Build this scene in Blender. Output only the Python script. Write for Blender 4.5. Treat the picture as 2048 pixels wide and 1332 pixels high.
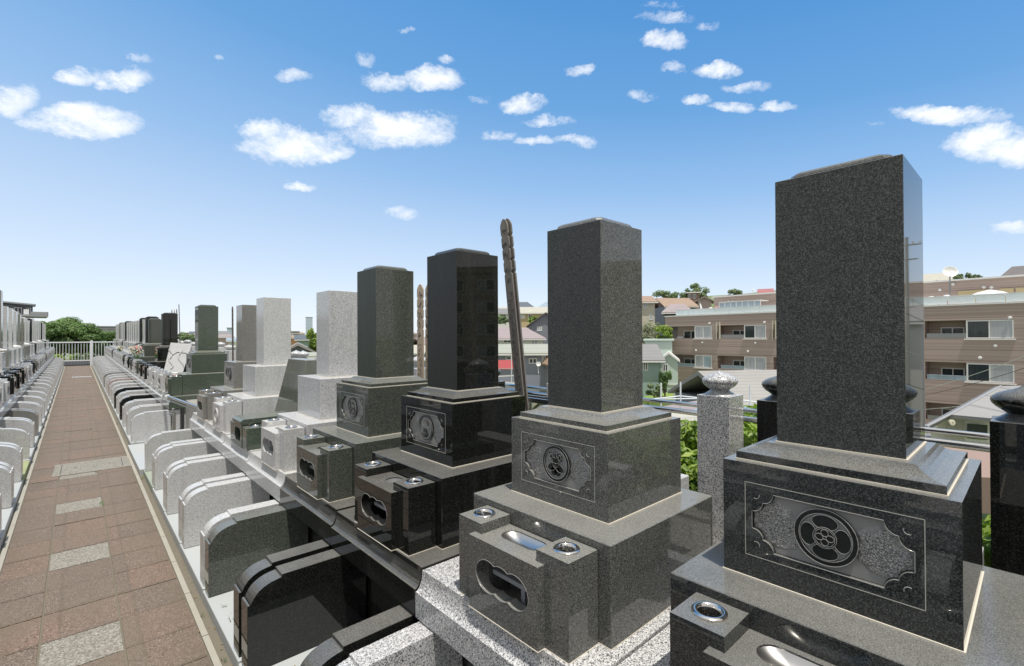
import bpy, bmesh, math, random
from mathutils import Vector, Matrix, geometry
R = math.radians
random.seed(7)
for o in list(bpy.data.objects): bpy.data.objects.remove(o)
SC = bpy.context.scene
COL = SC.collection

# ------------------------------------------------------------------ camera
F = 958.0; YAW, PIT, ROL = R(42.3), R(0.40), R(-0.27)
EYE = 1.80                                   # eye height above the path
Dv = Vector((math.sin(YAW)*math.cos(PIT), math.cos(YAW)*math.cos(PIT), math.sin(PIT)))
r_ = Vector((math.cos(YAW), -math.sin(YAW), 0)); u_ = r_.cross(Dv)
Rv = r_*math.cos(ROL)+u_*math.sin(ROL); Uv = -r_*math.sin(ROL)+u_*math.cos(ROL)
cam = bpy.data.cameras.new('camera'); camo = bpy.data.objects.new('camera', cam); COL.objects.link(camo)
M = Matrix((Rv, Uv, -Dv)).transposed().to_4x4(); M.translation = (0, 0, EYE); camo.matrix_world = M
cam.sensor_width = 36; cam.lens = 36*F/2048; cam.clip_start = .05; cam.clip_end = 20000
SC.camera = camo
SC.render.resolution_x, SC.render.resolution_y = 1024, 666

def at(px, py, D):                            # photo measurement + optical distance -> place
    return Vector((0, 0, EYE)) + (Dv+Rv*((px-1024)/F)+Uv*((666-py)/F))*D
def on_x(px, py, X):
    d = Dv+Rv*((px-1024)/F)+Uv*((666-py)/F); return Vector((0, 0, EYE))+d*(X/d.x)

# ------------------------------------------------------------------ sky, sun, exposure
SUN = Vector((-.09, -.26, 1)).normalized()
EL = math.asin(SUN.z); AZ = math.atan2(SUN.x, SUN.y)
W = bpy.data.worlds.new('World'); SC.world = W; W.use_nodes = True
nt = W.node_tree; nt.nodes.clear()
def N(nt, t, **k):
    n = nt.nodes.new(t)
    for a, v in k.items():
        if a.startswith('i_'): n.inputs[int(a[2:]) if a[2:].isdigit() else a[2:]].default_value = v
        else: setattr(n, a, v)
    return n
def L(nt, a, b): nt.links.new(a, b)
def MATH(nt, op, a, b=None, c=None, clamp=False):
    n = nt.nodes.new('ShaderNodeMath'); n.operation = op; n.use_clamp = clamp
    for i, v in enumerate((a, b, c)):
        if v is None: continue
        if isinstance(v, (int, float)): n.inputs[i].default_value = v
        else: nt.links.new(v, n.inputs[i])
    return n.outputs[0]
sky = N(nt, 'ShaderNodeTexSky'); sky.sky_type = 'NISHITA'; sky.sun_disc = False
sky.sun_elevation = EL; sky.sun_rotation = AZ % (2*math.pi); sky.altitude = 50
sky.air_density = 1.0; sky.dust_density = .9; sky.ozone_density = 2.2
hs = N(nt, 'ShaderNodeHueSaturation', i_Saturation=1.28, i_Value=1.0); L(nt, sky.outputs[0], hs.inputs['Color'])
SKY_STRENGTH = .135
# clouds: small cumulus far away, given by their directions in the sky
tc = N(nt, 'ShaderNodeTexCoord')
dirv = tc.outputs['Generated']
CLOUDS = [  # px, py, half width, half height, density  (converted to directions of the sky)
 (800,262,118,44,1.15),(700,232,62,26,.9),(592,290,108,42,1.1),(540,262,60,26,.9),(650,308,60,16,.9),
 (865,160,62,27,1.05),(770,165,52,22,.85),(598,370,36,11,.9),(585,150,40,18,.6),(795,424,40,18,.5),
 (250,152,62,27,1.05),(150,150,48,20,.8),(170,240,120,32,1.0),(210,255,80,22,1.0),(20,195,62,42,1.1),(60,245,40,14,.6),
 (278,110,26,12,.6),(445,112,14,8,.5),(815,58,18,7,.5),(890,122,26,10,.6),(730,118,20,22,.5),
 (1045,208,50,18,1.0),(1155,137,36,14,.8),(1328,82,52,22,1.0),(1442,138,48,17,.95),(1330,38,60,14,.5),(1330,10,60,12,.35),
 (955,205,26,12,.5),(1100,240,56,12,.6),(1000,268,34,12,.7),(1068,282,42,12,.8),(1150,281,48,12,.75),
 (1285,185,32,14,.5),(1395,198,32,13,.7),(1460,212,46,12,.85),(1550,213,44,11,.75),(1495,172,50,11,.55),(1355,133,30,12,.5),(1420,48,34,10,.45),
 (1885,232,120,22,1.05),(1975,285,92,44,1.15),(2040,300,70,40,1.1),(2030,458,42,15,.6),(1745,255,20,8,.3),
 (2600,150,180,60,1.0),(-500,260,220,60,1.0),(-300,100,120,40,.9)]
nz = N(nt, 'ShaderNodeTexNoise', i_Scale=9.0, i_Detail=9.0, i_Roughness=.62); stv = N(nt, 'ShaderNodeVectorMath', operation='MULTIPLY'); L(nt, dirv, stv.inputs[0]); stv.inputs[1].default_value = (1, 1, 1.5)
L(nt, stv.outputs[0], nz.inputs['Vector'])
nz2 = N(nt, 'ShaderNodeTexNoise', i_Scale=26.0, i_Detail=10.0, i_Roughness=.72); L(nt, stv.outputs[0], nz2.inputs['Vector'])
vs = N(nt, 'ShaderNodeVectorMath', operation='SUBTRACT'); L(nt, nz.outputs['Color'], vs.inputs[0]); vs.inputs[1].default_value = (.5, .5, .5)
vm = N(nt, 'ShaderNodeVectorMath', operation='SCALE'); L(nt, vs.outputs[0], vm.inputs[0]); vm.inputs['Scale'].default_value = .05
vs2 = N(nt, 'ShaderNodeVectorMath', operation='SUBTRACT'); L(nt, nz2.outputs['Color'], vs2.inputs[0]); vs2.inputs[1].default_value = (.5, .5, .5)
vm2 = N(nt, 'ShaderNodeVectorMath', operation='SCALE'); L(nt, vs2.outputs[0], vm2.inputs[0]); vm2.inputs['Scale'].default_value = .022
va = N(nt, 'ShaderNodeVectorMath', operation='ADD'); L(nt, dirv, va.inputs[0]); L(nt, vm.outputs[0], va.inputs[1])
vb = N(nt, 'ShaderNodeVectorMath', operation='ADD'); L(nt, va.outputs[0], vb.inputs[0]); L(nt, vm2.outputs[0], vb.inputs[1])
acc = None
for (cx, cy, hw, hh, dn) in CLOUDS:
    raw = (Dv+Rv*((cx-1024)/F)+Uv*((666-cy)/F)); ln = raw.length; c = raw/ln
    ex = (Rv-c*c.dot(Rv))/F/ln; ey = (Uv-c*c.dot(Uv))/F/ln        # the two spans of the cloud on the sky sphere
    g11, g12, g22 = ex.dot(ex), ex.dot(ey), ey.dot(ey); dt = g11*g22-g12*g12
    a = (ex*g22-ey*g12)/dt/(hw*.92); b = (ey*g11-ex*g12)/dt/(hh*.88)
    df = N(nt, 'ShaderNodeVectorMath', operation='SUBTRACT'); L(nt, vb.outputs[0], df.inputs[0]); df.inputs[1].default_value = c
    d1 = N(nt, 'ShaderNodeVectorMath', operation='DOT_PRODUCT'); L(nt, df.outputs[0], d1.inputs[0]); d1.inputs[1].default_value = a
    d2 = N(nt, 'ShaderNodeVectorMath', operation='DOT_PRODUCT'); L(nt, df.outputs[0], d2.inputs[0]); d2.inputs[1].default_value = b
    q = MATH(nt, 'ADD', MATH(nt, 'MULTIPLY', d1.outputs['Value'], d1.outputs['Value']), MATH(nt, 'MULTIPLY', d2.outputs['Value'], d2.outputs['Value']))
    v = MATH(nt, 'MULTIPLY', MATH(nt, 'SUBTRACT', 1.0, MATH(nt, 'MULTIPLY', q, .62), clamp=True), dn)
    d3 = N(nt, 'ShaderNodeVectorMath', operation='DOT_PRODUCT'); L(nt, dirv, d3.inputs[0]); d3.inputs[1].default_value = c
    v = MATH(nt, 'MULTIPLY', v, MATH(nt, 'GREATER_THAN', d3.outputs['Value'], .5))
    acc = v if acc is None else MATH(nt, 'MAXIMUM', acc, v)
fine = MATH(nt, 'MULTIPLY', MATH(nt, 'SUBTRACT', nz2.outputs['Fac'], .5), 2.3)
dens = MATH(nt, 'SMOOTH_MIN', MATH(nt, 'MULTIPLY', MATH(nt, 'SUBTRACT', MATH(nt, 'ADD', acc, MATH(nt, 'MULTIPLY', fine, MATH(nt, 'MINIMUM', MATH(nt, 'MULTIPLY', acc, 3.0), 1.0))), .16), .98, clamp=True), .95, .3)
# humid early-summer air: the blue pales towards the horizon and a little towards the left
sz = N(nt, 'ShaderNodeSeparateXYZ'); L(nt, dirv, sz.inputs[0])
dr = N(nt, 'ShaderNodeVectorMath', operation='DOT_PRODUCT'); L(nt, dirv, dr.inputs[0]); dr.inputs[1].default_value = Rv
el_ = MATH(nt, 'ADD', sz.outputs['Z'], MATH(nt, 'MULTIPLY', MATH(nt, 'MULTIPLY', dr.outputs['Value'], sz.outputs['Z']), .30))
rp = N(nt, 'ShaderNodeValToRGB'); L(nt, el_, rp.inputs[0]); ce = rp.color_ramp.elements
GRAD = [(0, (.86, .92, .985)), (.06, (.75, .84, .955)), (.16, (.56, .705, .905)), (.30, (.31, .52, .82)), (.44, (.155, .38, .72)), (.60, (.09, .30, .66)), (.78, (.34, .52, .78)), (.9, (.62, .74, .90)), (1.0, (1.0, 1.05, 1.1))]
while len(ce) > 1: ce.remove(ce[-1])
ce[0].position = 0; ce[0].color = (*GRAD[0][1], 1)
for p_, c_ in GRAD[1:]:
    e_ = ce.new(p_); e_.color = (*c_, 1)
sc_ = N(nt, 'ShaderNodeVectorMath', operation='SCALE'); L(nt, rp.outputs[0], sc_.inputs[0]); sc_.inputs['Scale'].default_value = 1/SKY_STRENGTH
air = N(nt, 'ShaderNodeMix', data_type='RGBA'); air.inputs['Factor'].default_value = .85; L(nt, hs.outputs[0], air.inputs[6]); L(nt, sc_.outputs[0], air.inputs[7])
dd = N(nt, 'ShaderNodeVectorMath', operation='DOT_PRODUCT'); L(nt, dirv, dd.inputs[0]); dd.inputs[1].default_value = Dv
fill_veil = MATH(nt, 'MULTIPLY', MATH(nt, 'SUBTRACT', .42, dd.outputs['Value'], clamp=True), 1.9, clamp=True)  # unseen pale sky added behind the camera to neutralise the blue fill light
fill_veil = MATH(nt, 'MULTIPLY', fill_veil, MATH(nt, 'ADD', .62, MATH(nt, 'MULTIPLY', nz.outputs['Fac'], .6)), clamp=True)
vl = N(nt, 'ShaderNodeMix', data_type='RGBA'); L(nt, fill_veil, vl.inputs['Factor']); L(nt, air.outputs[2], vl.inputs[6]); vl.inputs[7].default_value = (.66/SKY_STRENGTH, .655/SKY_STRENGTH, .645/SKY_STRENGTH, 1)
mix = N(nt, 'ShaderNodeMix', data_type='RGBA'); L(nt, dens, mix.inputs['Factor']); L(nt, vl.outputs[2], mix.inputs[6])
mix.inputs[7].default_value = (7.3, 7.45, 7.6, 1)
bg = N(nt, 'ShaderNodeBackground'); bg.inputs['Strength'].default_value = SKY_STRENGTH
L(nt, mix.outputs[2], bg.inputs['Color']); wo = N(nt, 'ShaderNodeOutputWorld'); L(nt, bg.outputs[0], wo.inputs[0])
sun = bpy.data.lights.new('sun', 'SUN'); sun.energy = 4.2; sun.angle = R(.5); sun.color = (1, .955, .88)
so = bpy.data.objects.new('sun', sun); COL.objects.link(so); so.rotation_euler = SUN.to_track_quat('Z', 'Y').to_euler(); so.location = (0, 0, 30)
SC.view_settings.view_transform = 'Standard'; SC.view_settings.look = 'None'; SC.view_settings.exposure = .15; SC.view_settings.gamma = 1
try: SC.cycles.max_bounces = 8; SC.cycles.glossy_bounces = 5; SC.cycles.diffuse_bounces = 3; SC.cycles.use_denoising = True
except Exception: pass

# ------------------------------------------------------------------ materials
MAT = {}
def mat(name):
    m = bpy.data.materials.new(name); m.use_nodes = True; MAT[name] = m
    t = m.node_tree; b = t.nodes['Principled BSDF']; return m, t, b
def objco(t, rnd=True):
    tc = t.nodes.new('ShaderNodeTexCoord')
    if not rnd: return tc.outputs['Object']
    oi = t.nodes.new('ShaderNodeObjectInfo'); v = t.nodes.new('ShaderNodeVectorMath'); v.operation = 'ADD'
    mm = MATH(t, 'MULTIPLY', oi.outputs['Random'], 37.0); L(t, tc.outputs['Object'], v.inputs[0]); L(t, mm, v.inputs[1]); return v.outputs[0]
def ramp(t, fac, stops, interp='LINEAR'):
    r = t.nodes.new('ShaderNodeValToRGB'); r.color_ramp.interpolation = interp
    e = r.color_ramp.elements
    while len(e) > 1: e.remove(e[-1])
    e[0].position = stops[0][0]; e[0].color = (*stops[0][1], 1)
    for p, c in stops[1:]:
        x = e.new(p); x.color = (*c, 1)
    L(t, fac, r.inputs[0]); return r.outputs[0]
def mixc(t, f, a, b, mode='MIX'):
    m = t.nodes.new('ShaderNodeMix'); m.data_type = 'RGBA'; m.blend_type = mode
    for s, v in ((0, f), (6, a), (7, b)):
        if isinstance(v, (int, float)): m.inputs[s].default_value = v
        elif isinstance(v, tuple): m.inputs[s].default_value = (*v, 1)
        else: L(t, v, m.inputs[s])
    return m.outputs[2]
def granite(name, dark, mid, light, scale=260, share=(.3, .7), rough=.06, dust=.12, coat=True, spec=.5):
    m, t, b = mat(name); v = objco(t)
    vo = N(t, 'ShaderNodeTexVoronoi', i_Scale=scale); vo.inputs['Randomness'].default_value = 1; L(t, v, vo.inputs['Vector'])
    sep = t.nodes.new('ShaderNodeSeparateColor'); L(t, vo.outputs['Color'], sep.inputs[0])
    c = ramp(t, sep.outputs[0], [(0, dark), (share[0], mid), (share[1], light)], 'CONSTANT')
    n1 = N(t, 'ShaderNodeTexNoise', i_Scale=scale*.28, i_Detail=4.0, i_Roughness=.7); L(t, v, n1.inputs['Vector'])
    c = mixc(t, MATH(t, 'MULTIPLY', MATH(t, 'SUBTRACT', n1.outputs['Fac'], .45, clamp=True), 1.8), c, tuple(x*.75+y*.25 for x, y in zip(dark, mid)))
    # settled dust and water marks on upward faces
    n2 = N(t, 'ShaderNodeTexNoise', i_Scale=5.0, i_Detail=6.0, i_Roughness=.6); L(t, v, n2.inputs['Vector'])
    ge = t.nodes.new('ShaderNodeNewGeometry'); sx = t.nodes.new('ShaderNodeSeparateXYZ'); L(t, ge.outputs['Normal'], sx.inputs[0])
    up = MATH(t, 'MAXIMUM', sx.outputs['Z'], 0.0)
    df = MATH(t, 'MULTIPLY', MATH(t, 'MULTIPLY', up, dust), MATH(t, 'ADD', n2.outputs['Fac'], .5))
    n4 = N(t, 'ShaderNodeTexNoise', i_Scale=scale*.9, i_Detail=2.0); L(t, v, n4.inputs['Vector'])
    df = MATH(t, 'MULTIPLY', df, MATH(t, 'MULTIPLY', MATH(t, 'SUBTRACT', n4.outputs['Fac'], .15, clamp=True), 2.8))
    c = mixc(t, df, c, (.37, .36, .33)); L(t, c, b.inputs['Base Color'])
    mp0 = t.nodes.new('ShaderNodeMapping'); mp0.inputs['Scale'].default_value = (9, 9, .9); L(t, v, mp0.inputs['Vector'])
    n5 = N(t, 'ShaderNodeTexNoise', i_Scale=1.0, i_Detail=8.0, i_Roughness=.65); L(t, mp0.outputs[0], n5.inputs['Vector'])
    c = mixc(t, MATH(t, 'MULTIPLY', MATH(t, 'MULTIPLY', MATH(t, 'SUBTRACT', n5.outputs['Fac'], .54, clamp=True), 2.2, clamp=True), MATH(t, 'SUBTRACT', 1.0, up)), c, tuple(x*.62+.035 for x in mid)); L(t, c, b.inputs['Base Color'])
    # weathering streaks on the sides
    mp = t.nodes.new('ShaderNodeMapping'); mp.inputs['Scale'].default_value = (14, 14, .8); L(t, v, mp.inputs['Vector'])
    n3 = N(t, 'ShaderNodeTexNoise', i_Scale=1.0, i_Detail=5.0); L(t, mp.outputs[0], n3.inputs['Vector'])
    ro = MATH(t, 'ADD', rough, MATH(t, 'MULTIPLY', up, .16)); ro = MATH(t, 'ADD', ro, MATH(t, 'MULTIPLY', MATH(t, 'SUBTRACT', n3.outputs['Fac'], .5, clamp=True), .10))
    L(t, ro, b.inputs['Roughness']); b.inputs['Specular IOR Level'].default_value = spec
    return m
granite('dark_grey_granite', (.016,.018,.018), (.038,.041,.040), (.085,.09,.086), 400, (.38,.78), .02, .34)
granite('olive_grey_granite', (.045,.046,.043), (.115,.117,.108), (.215,.218,.20), 420, (.35,.75), .035, .34)
granite('black_granite', (.007,.008,.007), (.013,.014,.012), (.03,.031,.027), 300, (.5,.85), .02, .30)
granite('green_granite', (.035,.041,.034), (.08,.088,.073), (.15,.158,.135), 360, (.4,.8), .04, .28)
granite('deep_green_granite', (.045,.058,.044), (.078,.098,.074), (.12,.145,.112), 300, (.4,.8), .05, .2)
granite('olive_pale_granite', (.08,.088,.07), (.125,.135,.108), (.18,.19,.155), 300, (.4,.8), .05, .2)
granite('taupe_granite', (.15,.145,.13), (.21,.205,.185), (.28,.275,.25), 260, (.3,.7), .10, .12)
granite('pale_granite', (.22,.22,.225), (.45,.45,.455), (.63,.63,.63), 290, (.15,.5), .12, .1)
granite('white_granite', (.25,.25,.25), (.465,.465,.46), (.61,.61,.60), 300, (.12,.48), .14, .1)
granite('salt_granite', (.075,.075,.08), (.33,.33,.34), (.64,.635,.625), 280, (.22,.5), .12, .08)
granite('pink_granite', (.22,.17,.16), (.42,.34,.32), (.55,.47,.44), 280, (.2,.55), .12, .1)
def honed(name, dark, mid, light, scale, share):
    m = granite(name, dark, mid, light, scale, share, .5, .3, spec=.35); return m
honed('honed_dark_granite', (.018,.020,.020), (.045,.049,.048), (.10,.106,.10), 400, (.36,.76))
honed('honed_black_granite', (.012,.013,.012), (.024,.026,.024), (.04,.042,.04), 400, (.4,.8))
honed('honed_green_granite', (.022,.028,.022), (.04,.05,.038), (.065,.078,.06), 350, (.4,.8))
def plain(name, col, rough=.5, metal=0, spec=.5, var=.12, vs=3, bump=0, bs=60):
    m, t, b = mat(name); v = objco(t)
    n = N(t, 'ShaderNodeTexNoise', i_Scale=float(vs), i_Detail=6.0, i_Roughness=.6); L(t, v, n.inputs['Vector'])
    f = MATH(t, 'MULTIPLY', MATH(t, 'SUBTRACT', n.outputs['Fac'], .5), var*2)
    c = mixc(t, MATH(t, 'ADD', .5, f, clamp=True), tuple(x*(1-var*1.6) for x in col), tuple(min(1, x*(1+var*1.6)) for x in col))
    L(t, c, b.inputs['Base Color']); b.inputs['Roughness'].default_value = rough; b.inputs['Metallic'].default_value = metal
    b.inputs['Specular IOR Level'].default_value = spec
    if bump:
        nb = N(t, 'ShaderNodeTexNoise', i_Scale=float(bs), i_Detail=5.0); L(t, v, nb.inputs['Vector'])
        bp = N(t, 'ShaderNodeBump', i_Strength=bump, i_Distance=.004); L(t, nb.outputs['Fac'], bp.inputs['Height']); L(t, bp.outputs[0], b.inputs['Normal'])
    return m
plain('chrome', (.76,.72,.67), .13, 1, var=.03)
plain('brushed_steel', (.62,.60,.57), .28, 1, var=.08)
plain('sealant', (.62,.57,.48), .7, var=.12, vs=20)
plain('groove_line', (.42,.41,.37), .5)
plain('honed_grey', (.20,.205,.21), .42, var=.08, vs=30)
plain('honed_dark', (.02,.022,.022), .12, var=.1)
plain('highlight_edge', (.28,.275,.265), .3)  # pale tone that paints edge highlights onto the carved outlines
plain('shelf_stone', (.30,.31,.33), .35)
plain('floor_granite', (.42,.44,.44), .45, var=.06, vs=120)
plain('green_floor', (.30,.34,.28), .5, var=.1, vs=60)
plain('moss', (.30,.33,.17), .9, var=.3, vs=25, bump=.8)
plain('concrete', (.44,.42,.37), .8, var=.12, vs=12, bump=.3)
plain('gutter_soil', (.155,.135,.10), .85, var=.2, vs=18, bump=.5)
plain('kerb_cream', (.33,.31,.26), .8, var=.18, vs=14, bump=.5)
plain('foundation', (.40,.40,.39), .7, var=.1, vs=8)
plain('white_metal', (.74,.76,.78), .35, var=.04)
plain('grey_metal', (.35,.36,.37), .35, 1)
plain('flower_cream', (.72,.60,.38), .6); plain('flower_white', (.8,.78,.7), .6); plain('flower_pink', (.75,.38,.36), .6); plain('flower_orange', (.75,.38,.14), .6)
plain('stem_green', (.10,.20,.05), .6); plain('red_plastic', (.55,.06,.03), .35); plain('brown_pot', (.30,.11,.06), .5)
plain('bark', (.11,.08,.06), .9, var=.3, vs=8, bump=.8, bs=20)
# emblem panel: honed field, hammered left and right of the crest
def hammered():
    m, t, b = mat('hammered_granite'); tc = t.nodes.new('ShaderNodeTexCoord'); v = tc.outputs['Object']
    sx = t.nodes.new('ShaderNodeSeparateXYZ'); L(t, v, sx.inputs[0])
    ay = MATH(t, 'ABSOLUTE', sx.outputs['Y'])
    dz = MATH(t, 'ABSOLUTE', sx.outputs['Z'])
    n0 = N(t, 'ShaderNodeTexNoise', i_Scale=22.0, i_Detail=2.0); L(t, v, n0.inputs['Vector'])
    e1 = MATH(t, 'POWER', MATH(t, 'DIVIDE', MATH(t, 'SUBTRACT', ay, .125), .058), 2.0)
    e2 = MATH(t, 'POWER', MATH(t, 'DIVIDE', dz, .062), 2.0)
    mk = MATH(t, 'SUBTRACT', 1.25, MATH(t, 'ADD', MATH(t, 'ADD', e1, e2), MATH(t, 'MULTIPLY', MATH(t, 'SUBTRACT', n0.outputs['Fac'], .5), 2.4)), clamp=True)
    vo = N(t, 'ShaderNodeTexVoronoi', i_Scale=210.0, feature='SMOOTH_F1'); L(t, v, vo.inputs['Vector'])
    nb = N(t, 'ShaderNodeTexNoise', i_Scale=120.0, i_Detail=4.0); L(t, v, nb.inputs['Vector'])
    h = MATH(t, 'MULTIPLY', MATH(t, 'ADD', vo.outputs['Distance'], nb.outputs['Fac']), mk)
    bp = N(t, 'ShaderNodeBump', i_Strength=1.0, i_Distance=.013); L(t, h, bp.inputs['Height']); L(t, bp.outputs[0], b.inputs['Normal'])
    vc = N(t, 'ShaderNodeTexVoronoi', i_Scale=520.0); L(t, v, vc.inputs['Vector']); sc2 = t.nodes.new('ShaderNodeSeparateColor'); L(t, vc.outputs['Color'], sc2.inputs[0])
    chip_glint = MATH(t, 'MULTIPLY', MATH(t, 'GREATER_THAN', sc2.outputs[0], .70), MATH(t, 'MULTIPLY', mk, 1.4, clamp=True)); L(t, mixc(t, chip_glint, (.23, .228, .225), (.58, .57, .55)), b.inputs['Base Color']); b.inputs['Roughness'].default_value = .3  # bright flecks paint glints into the pale hammered chips
hammered()
def paving():
    m, t, b = mat('red_paving'); tc = t.nodes.new('ShaderNodeTexCoord'); v = tc.outputs['Object']
    sx = t.nodes.new('ShaderNodeSeparateXYZ'); L(t, v, sx.inputs[0])
    ix = MATH(t, 'FLOOR', MATH(t, 'DIVIDE', MATH(t, 'ADD', sx.outputs['X'], 5.155), .363)); iy = MATH(t, 'FLOOR', MATH(t, 'DIVIDE', MATH(t, 'ADD', sx.outputs['Y'], .277), .3825))
    cb = t.nodes.new('ShaderNodeCombineXYZ'); L(t, ix, cb.inputs[0]); L(t, iy, cb.inputs[1])
    wn = t.nodes.new('ShaderNodeTexWhiteNoise'); L(t, cb.outputs[0], wn.inputs['Vector'])
    vo = N(t, 'ShaderNodeTexVoronoi', i_Scale=170.0); L(t, v, vo.inputs['Vector']); se = t.nodes.new('ShaderNodeSeparateColor'); L(t, vo.outputs['Color'], se.inputs[0])
    peb = ramp(t, se.outputs[0], [(0, (.11,.083,.066)), (.2, (.18,.135,.105)), (.5, (.228,.172,.136)), (.8, (.28,.222,.18)), (.95, (.40,.345,.29))], 'CONSTANT')
    tone = ramp(t, wn.outputs['Value'], [(0, (.84,.86,.84)), (.5, (.95,.95,.93)), (1, (1.10,.97,.93))])
    c = mixc(t, 1.0, peb, tone, 'MULTIPLY')
    n = N(t, 'ShaderNodeTexNoise', i_Scale=2.2, i_Detail=6.0, i_Roughness=.65); L(t, v, n.inputs['Vector'])
    c = mixc(t, MATH(t, 'MULTIPLY', MATH(t, 'SUBTRACT', n.outputs['Fac'], .36, clamp=True), 2.6, clamp=True), c, (.20,.155,.115))
    edge = MATH(t, 'MULTIPLY', MATH(t, 'SUBTRACT', MATH(t, 'ABSOLUTE', MATH(t, 'SUBTRACT', sx.outputs['X'], .07)), .30, clamp=True), 3.2)
    ne = N(t, 'ShaderNodeTexNoise', i_Scale=5.0, i_Detail=7.0, i_Roughness=.7); L(t, v, ne.inputs['Vector'])
    c = mixc(t, MATH(t, 'MULTIPLY', edge, MATH(t, 'MULTIPLY', MATH(t, 'SUBTRACT', ne.outputs['Fac'], .3, clamp=True), 3.0), clamp=True), c, (.14,.112,.078))
    fx = MATH(t, 'ABSOLUTE', MATH(t, 'SUBTRACT', MATH(t, 'FRACT', MATH(t, 'DIVIDE', MATH(t, 'ADD', sx.outputs['X'], 5.155), .363)), .5)); fy_ = MATH(t, 'ABSOLUTE', MATH(t, 'SUBTRACT', MATH(t, 'FRACT', MATH(t, 'DIVIDE', MATH(t, 'ADD', sx.outputs['Y'], .277), .3825)), .5))
    jt = MATH(t, 'MULTIPLY', MATH(t, 'SUBTRACT', MATH(t, 'MAXIMUM', fx, fy_), .455, clamp=True), 13.0)
    c = mixc(t, MATH(t, 'MULTIPLY', jt, ne.outputs['Fac'], clamp=True), c, (.10,.082,.055))
    # ground-in dirt along the joints near the side kerbs
    L(t, c, b.inputs['Base Color']); b.inputs['Roughness'].default_value = .75
    bp = N(t, 'ShaderNodeBump', i_Strength=1.0, i_Distance=.006); L(t, vo.outputs['Distance'], bp.inputs['Height']); L(t, bp.outputs[0], b.inputs['Normal'])
    m, t, b = mat('pale_paving'); v = objco(t, False)
    vo = N(t, 'ShaderNodeTexVoronoi', i_Scale=130.0); L(t, v, vo.inputs['Vector']); se = t.nodes.new('ShaderNodeSeparateColor'); L(t, vo.outputs['Color'], se.inputs[0])
    c = ramp(t, se.outputs[0], [(0, (.16,.145,.12)), (.3, (.225,.205,.17)), (.6, (.275,.255,.215)), (.85, (.35,.33,.285))], 'CONSTANT')
    L(t, c, b.inputs['Base Color']); b.inputs['Roughness'].default_value = .75
    bp = N(t, 'ShaderNodeBump', i_Strength=.6, i_Distance=.004); L(t, vo.outputs['Distance'], bp.inputs['Height']); L(t, bp.outputs[0], b.inputs['Normal'])
paving()
def weathered_wood():
    for nm, col in (('weathered_wood', (.17,.155,.14)), ('pale_wood', (.42,.34,.26)), ('dark_wood', (.12,.10,.085))):
        m, t, b = mat(nm); v = objco(t); mp = t.nodes.new('ShaderNodeMapping'); mp.inputs['Scale'].default_value = (60, 60, 2.5); L(t, v, mp.inputs['Vector'])
        n = N(t, 'ShaderNodeTexNoise', i_Scale=1.5, i_Detail=6.0); L(t, mp.outputs[0], n.inputs['Vector'])
        c = mixc(t, n.outputs['Fac'], tuple(x*.45 for x in col), tuple(min(1, x*1.6) for x in col)); L(t, c, b.inputs['Base Color']); b.inputs['Roughness'].default_value = .8
weathered_wood()
plain('ink', (.03,.028,.025), .6)
def leafmat(name, a, b2, tr=.25):
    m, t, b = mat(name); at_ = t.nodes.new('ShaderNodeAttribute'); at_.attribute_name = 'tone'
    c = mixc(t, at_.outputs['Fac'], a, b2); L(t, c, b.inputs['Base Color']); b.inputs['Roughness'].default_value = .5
    tl = t.nodes.new('ShaderNodeBsdfTranslucent'); c2 = mixc(t, 1.0, c, (1.0, 1.15, .5), 'MULTIPLY'); L(t, c2, tl.inputs['Color'])
    ms = t.nodes.new('ShaderNodeMixShader'); ms.inputs[0].default_value = tr
    L(t, b.outputs[0], ms.inputs[1]); L(t, tl.outputs[0], ms.inputs[2]); L(t, ms.outputs[0], t.nodes['Material Output'].inputs[0])
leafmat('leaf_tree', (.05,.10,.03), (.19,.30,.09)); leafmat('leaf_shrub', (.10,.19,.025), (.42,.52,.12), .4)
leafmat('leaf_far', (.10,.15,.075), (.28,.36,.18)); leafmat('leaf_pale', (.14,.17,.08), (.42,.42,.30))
def siding(name, col, period=.3, axis='Z', rough=.6, depth=.25, var=.1):
    m, t, b = mat(name); v = objco(t, False); sx = t.nodes.new('ShaderNodeSeparateXYZ'); L(t, v, sx.inputs[0])
    fr = MATH(t, 'FRACT', MATH(t, 'DIVIDE', sx.outputs[axis], period))
    ln = MATH(t, 'LESS_THAN', fr, .12)
    n = N(t, 'ShaderNodeTexNoise', i_Scale=.9, i_Detail=7.0); L(t, v, n.inputs['Vector'])
    c = mixc(t, MATH(t, 'ADD', .5, MATH(t, 'MULTIPLY', MATH(t, 'SUBTRACT', n.outputs['Fac'], .5), 2*var*4)), tuple(x*.85 for x in col), tuple(min(1, x*1.15) for x in col))
    c = mixc(t, MATH(t, 'MULTIPLY', ln, depth), c, tuple(x*.35 for x in col)); L(t, c, b.inputs['Base Color']); b.inputs['Roughness'].default_value = rough
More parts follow.
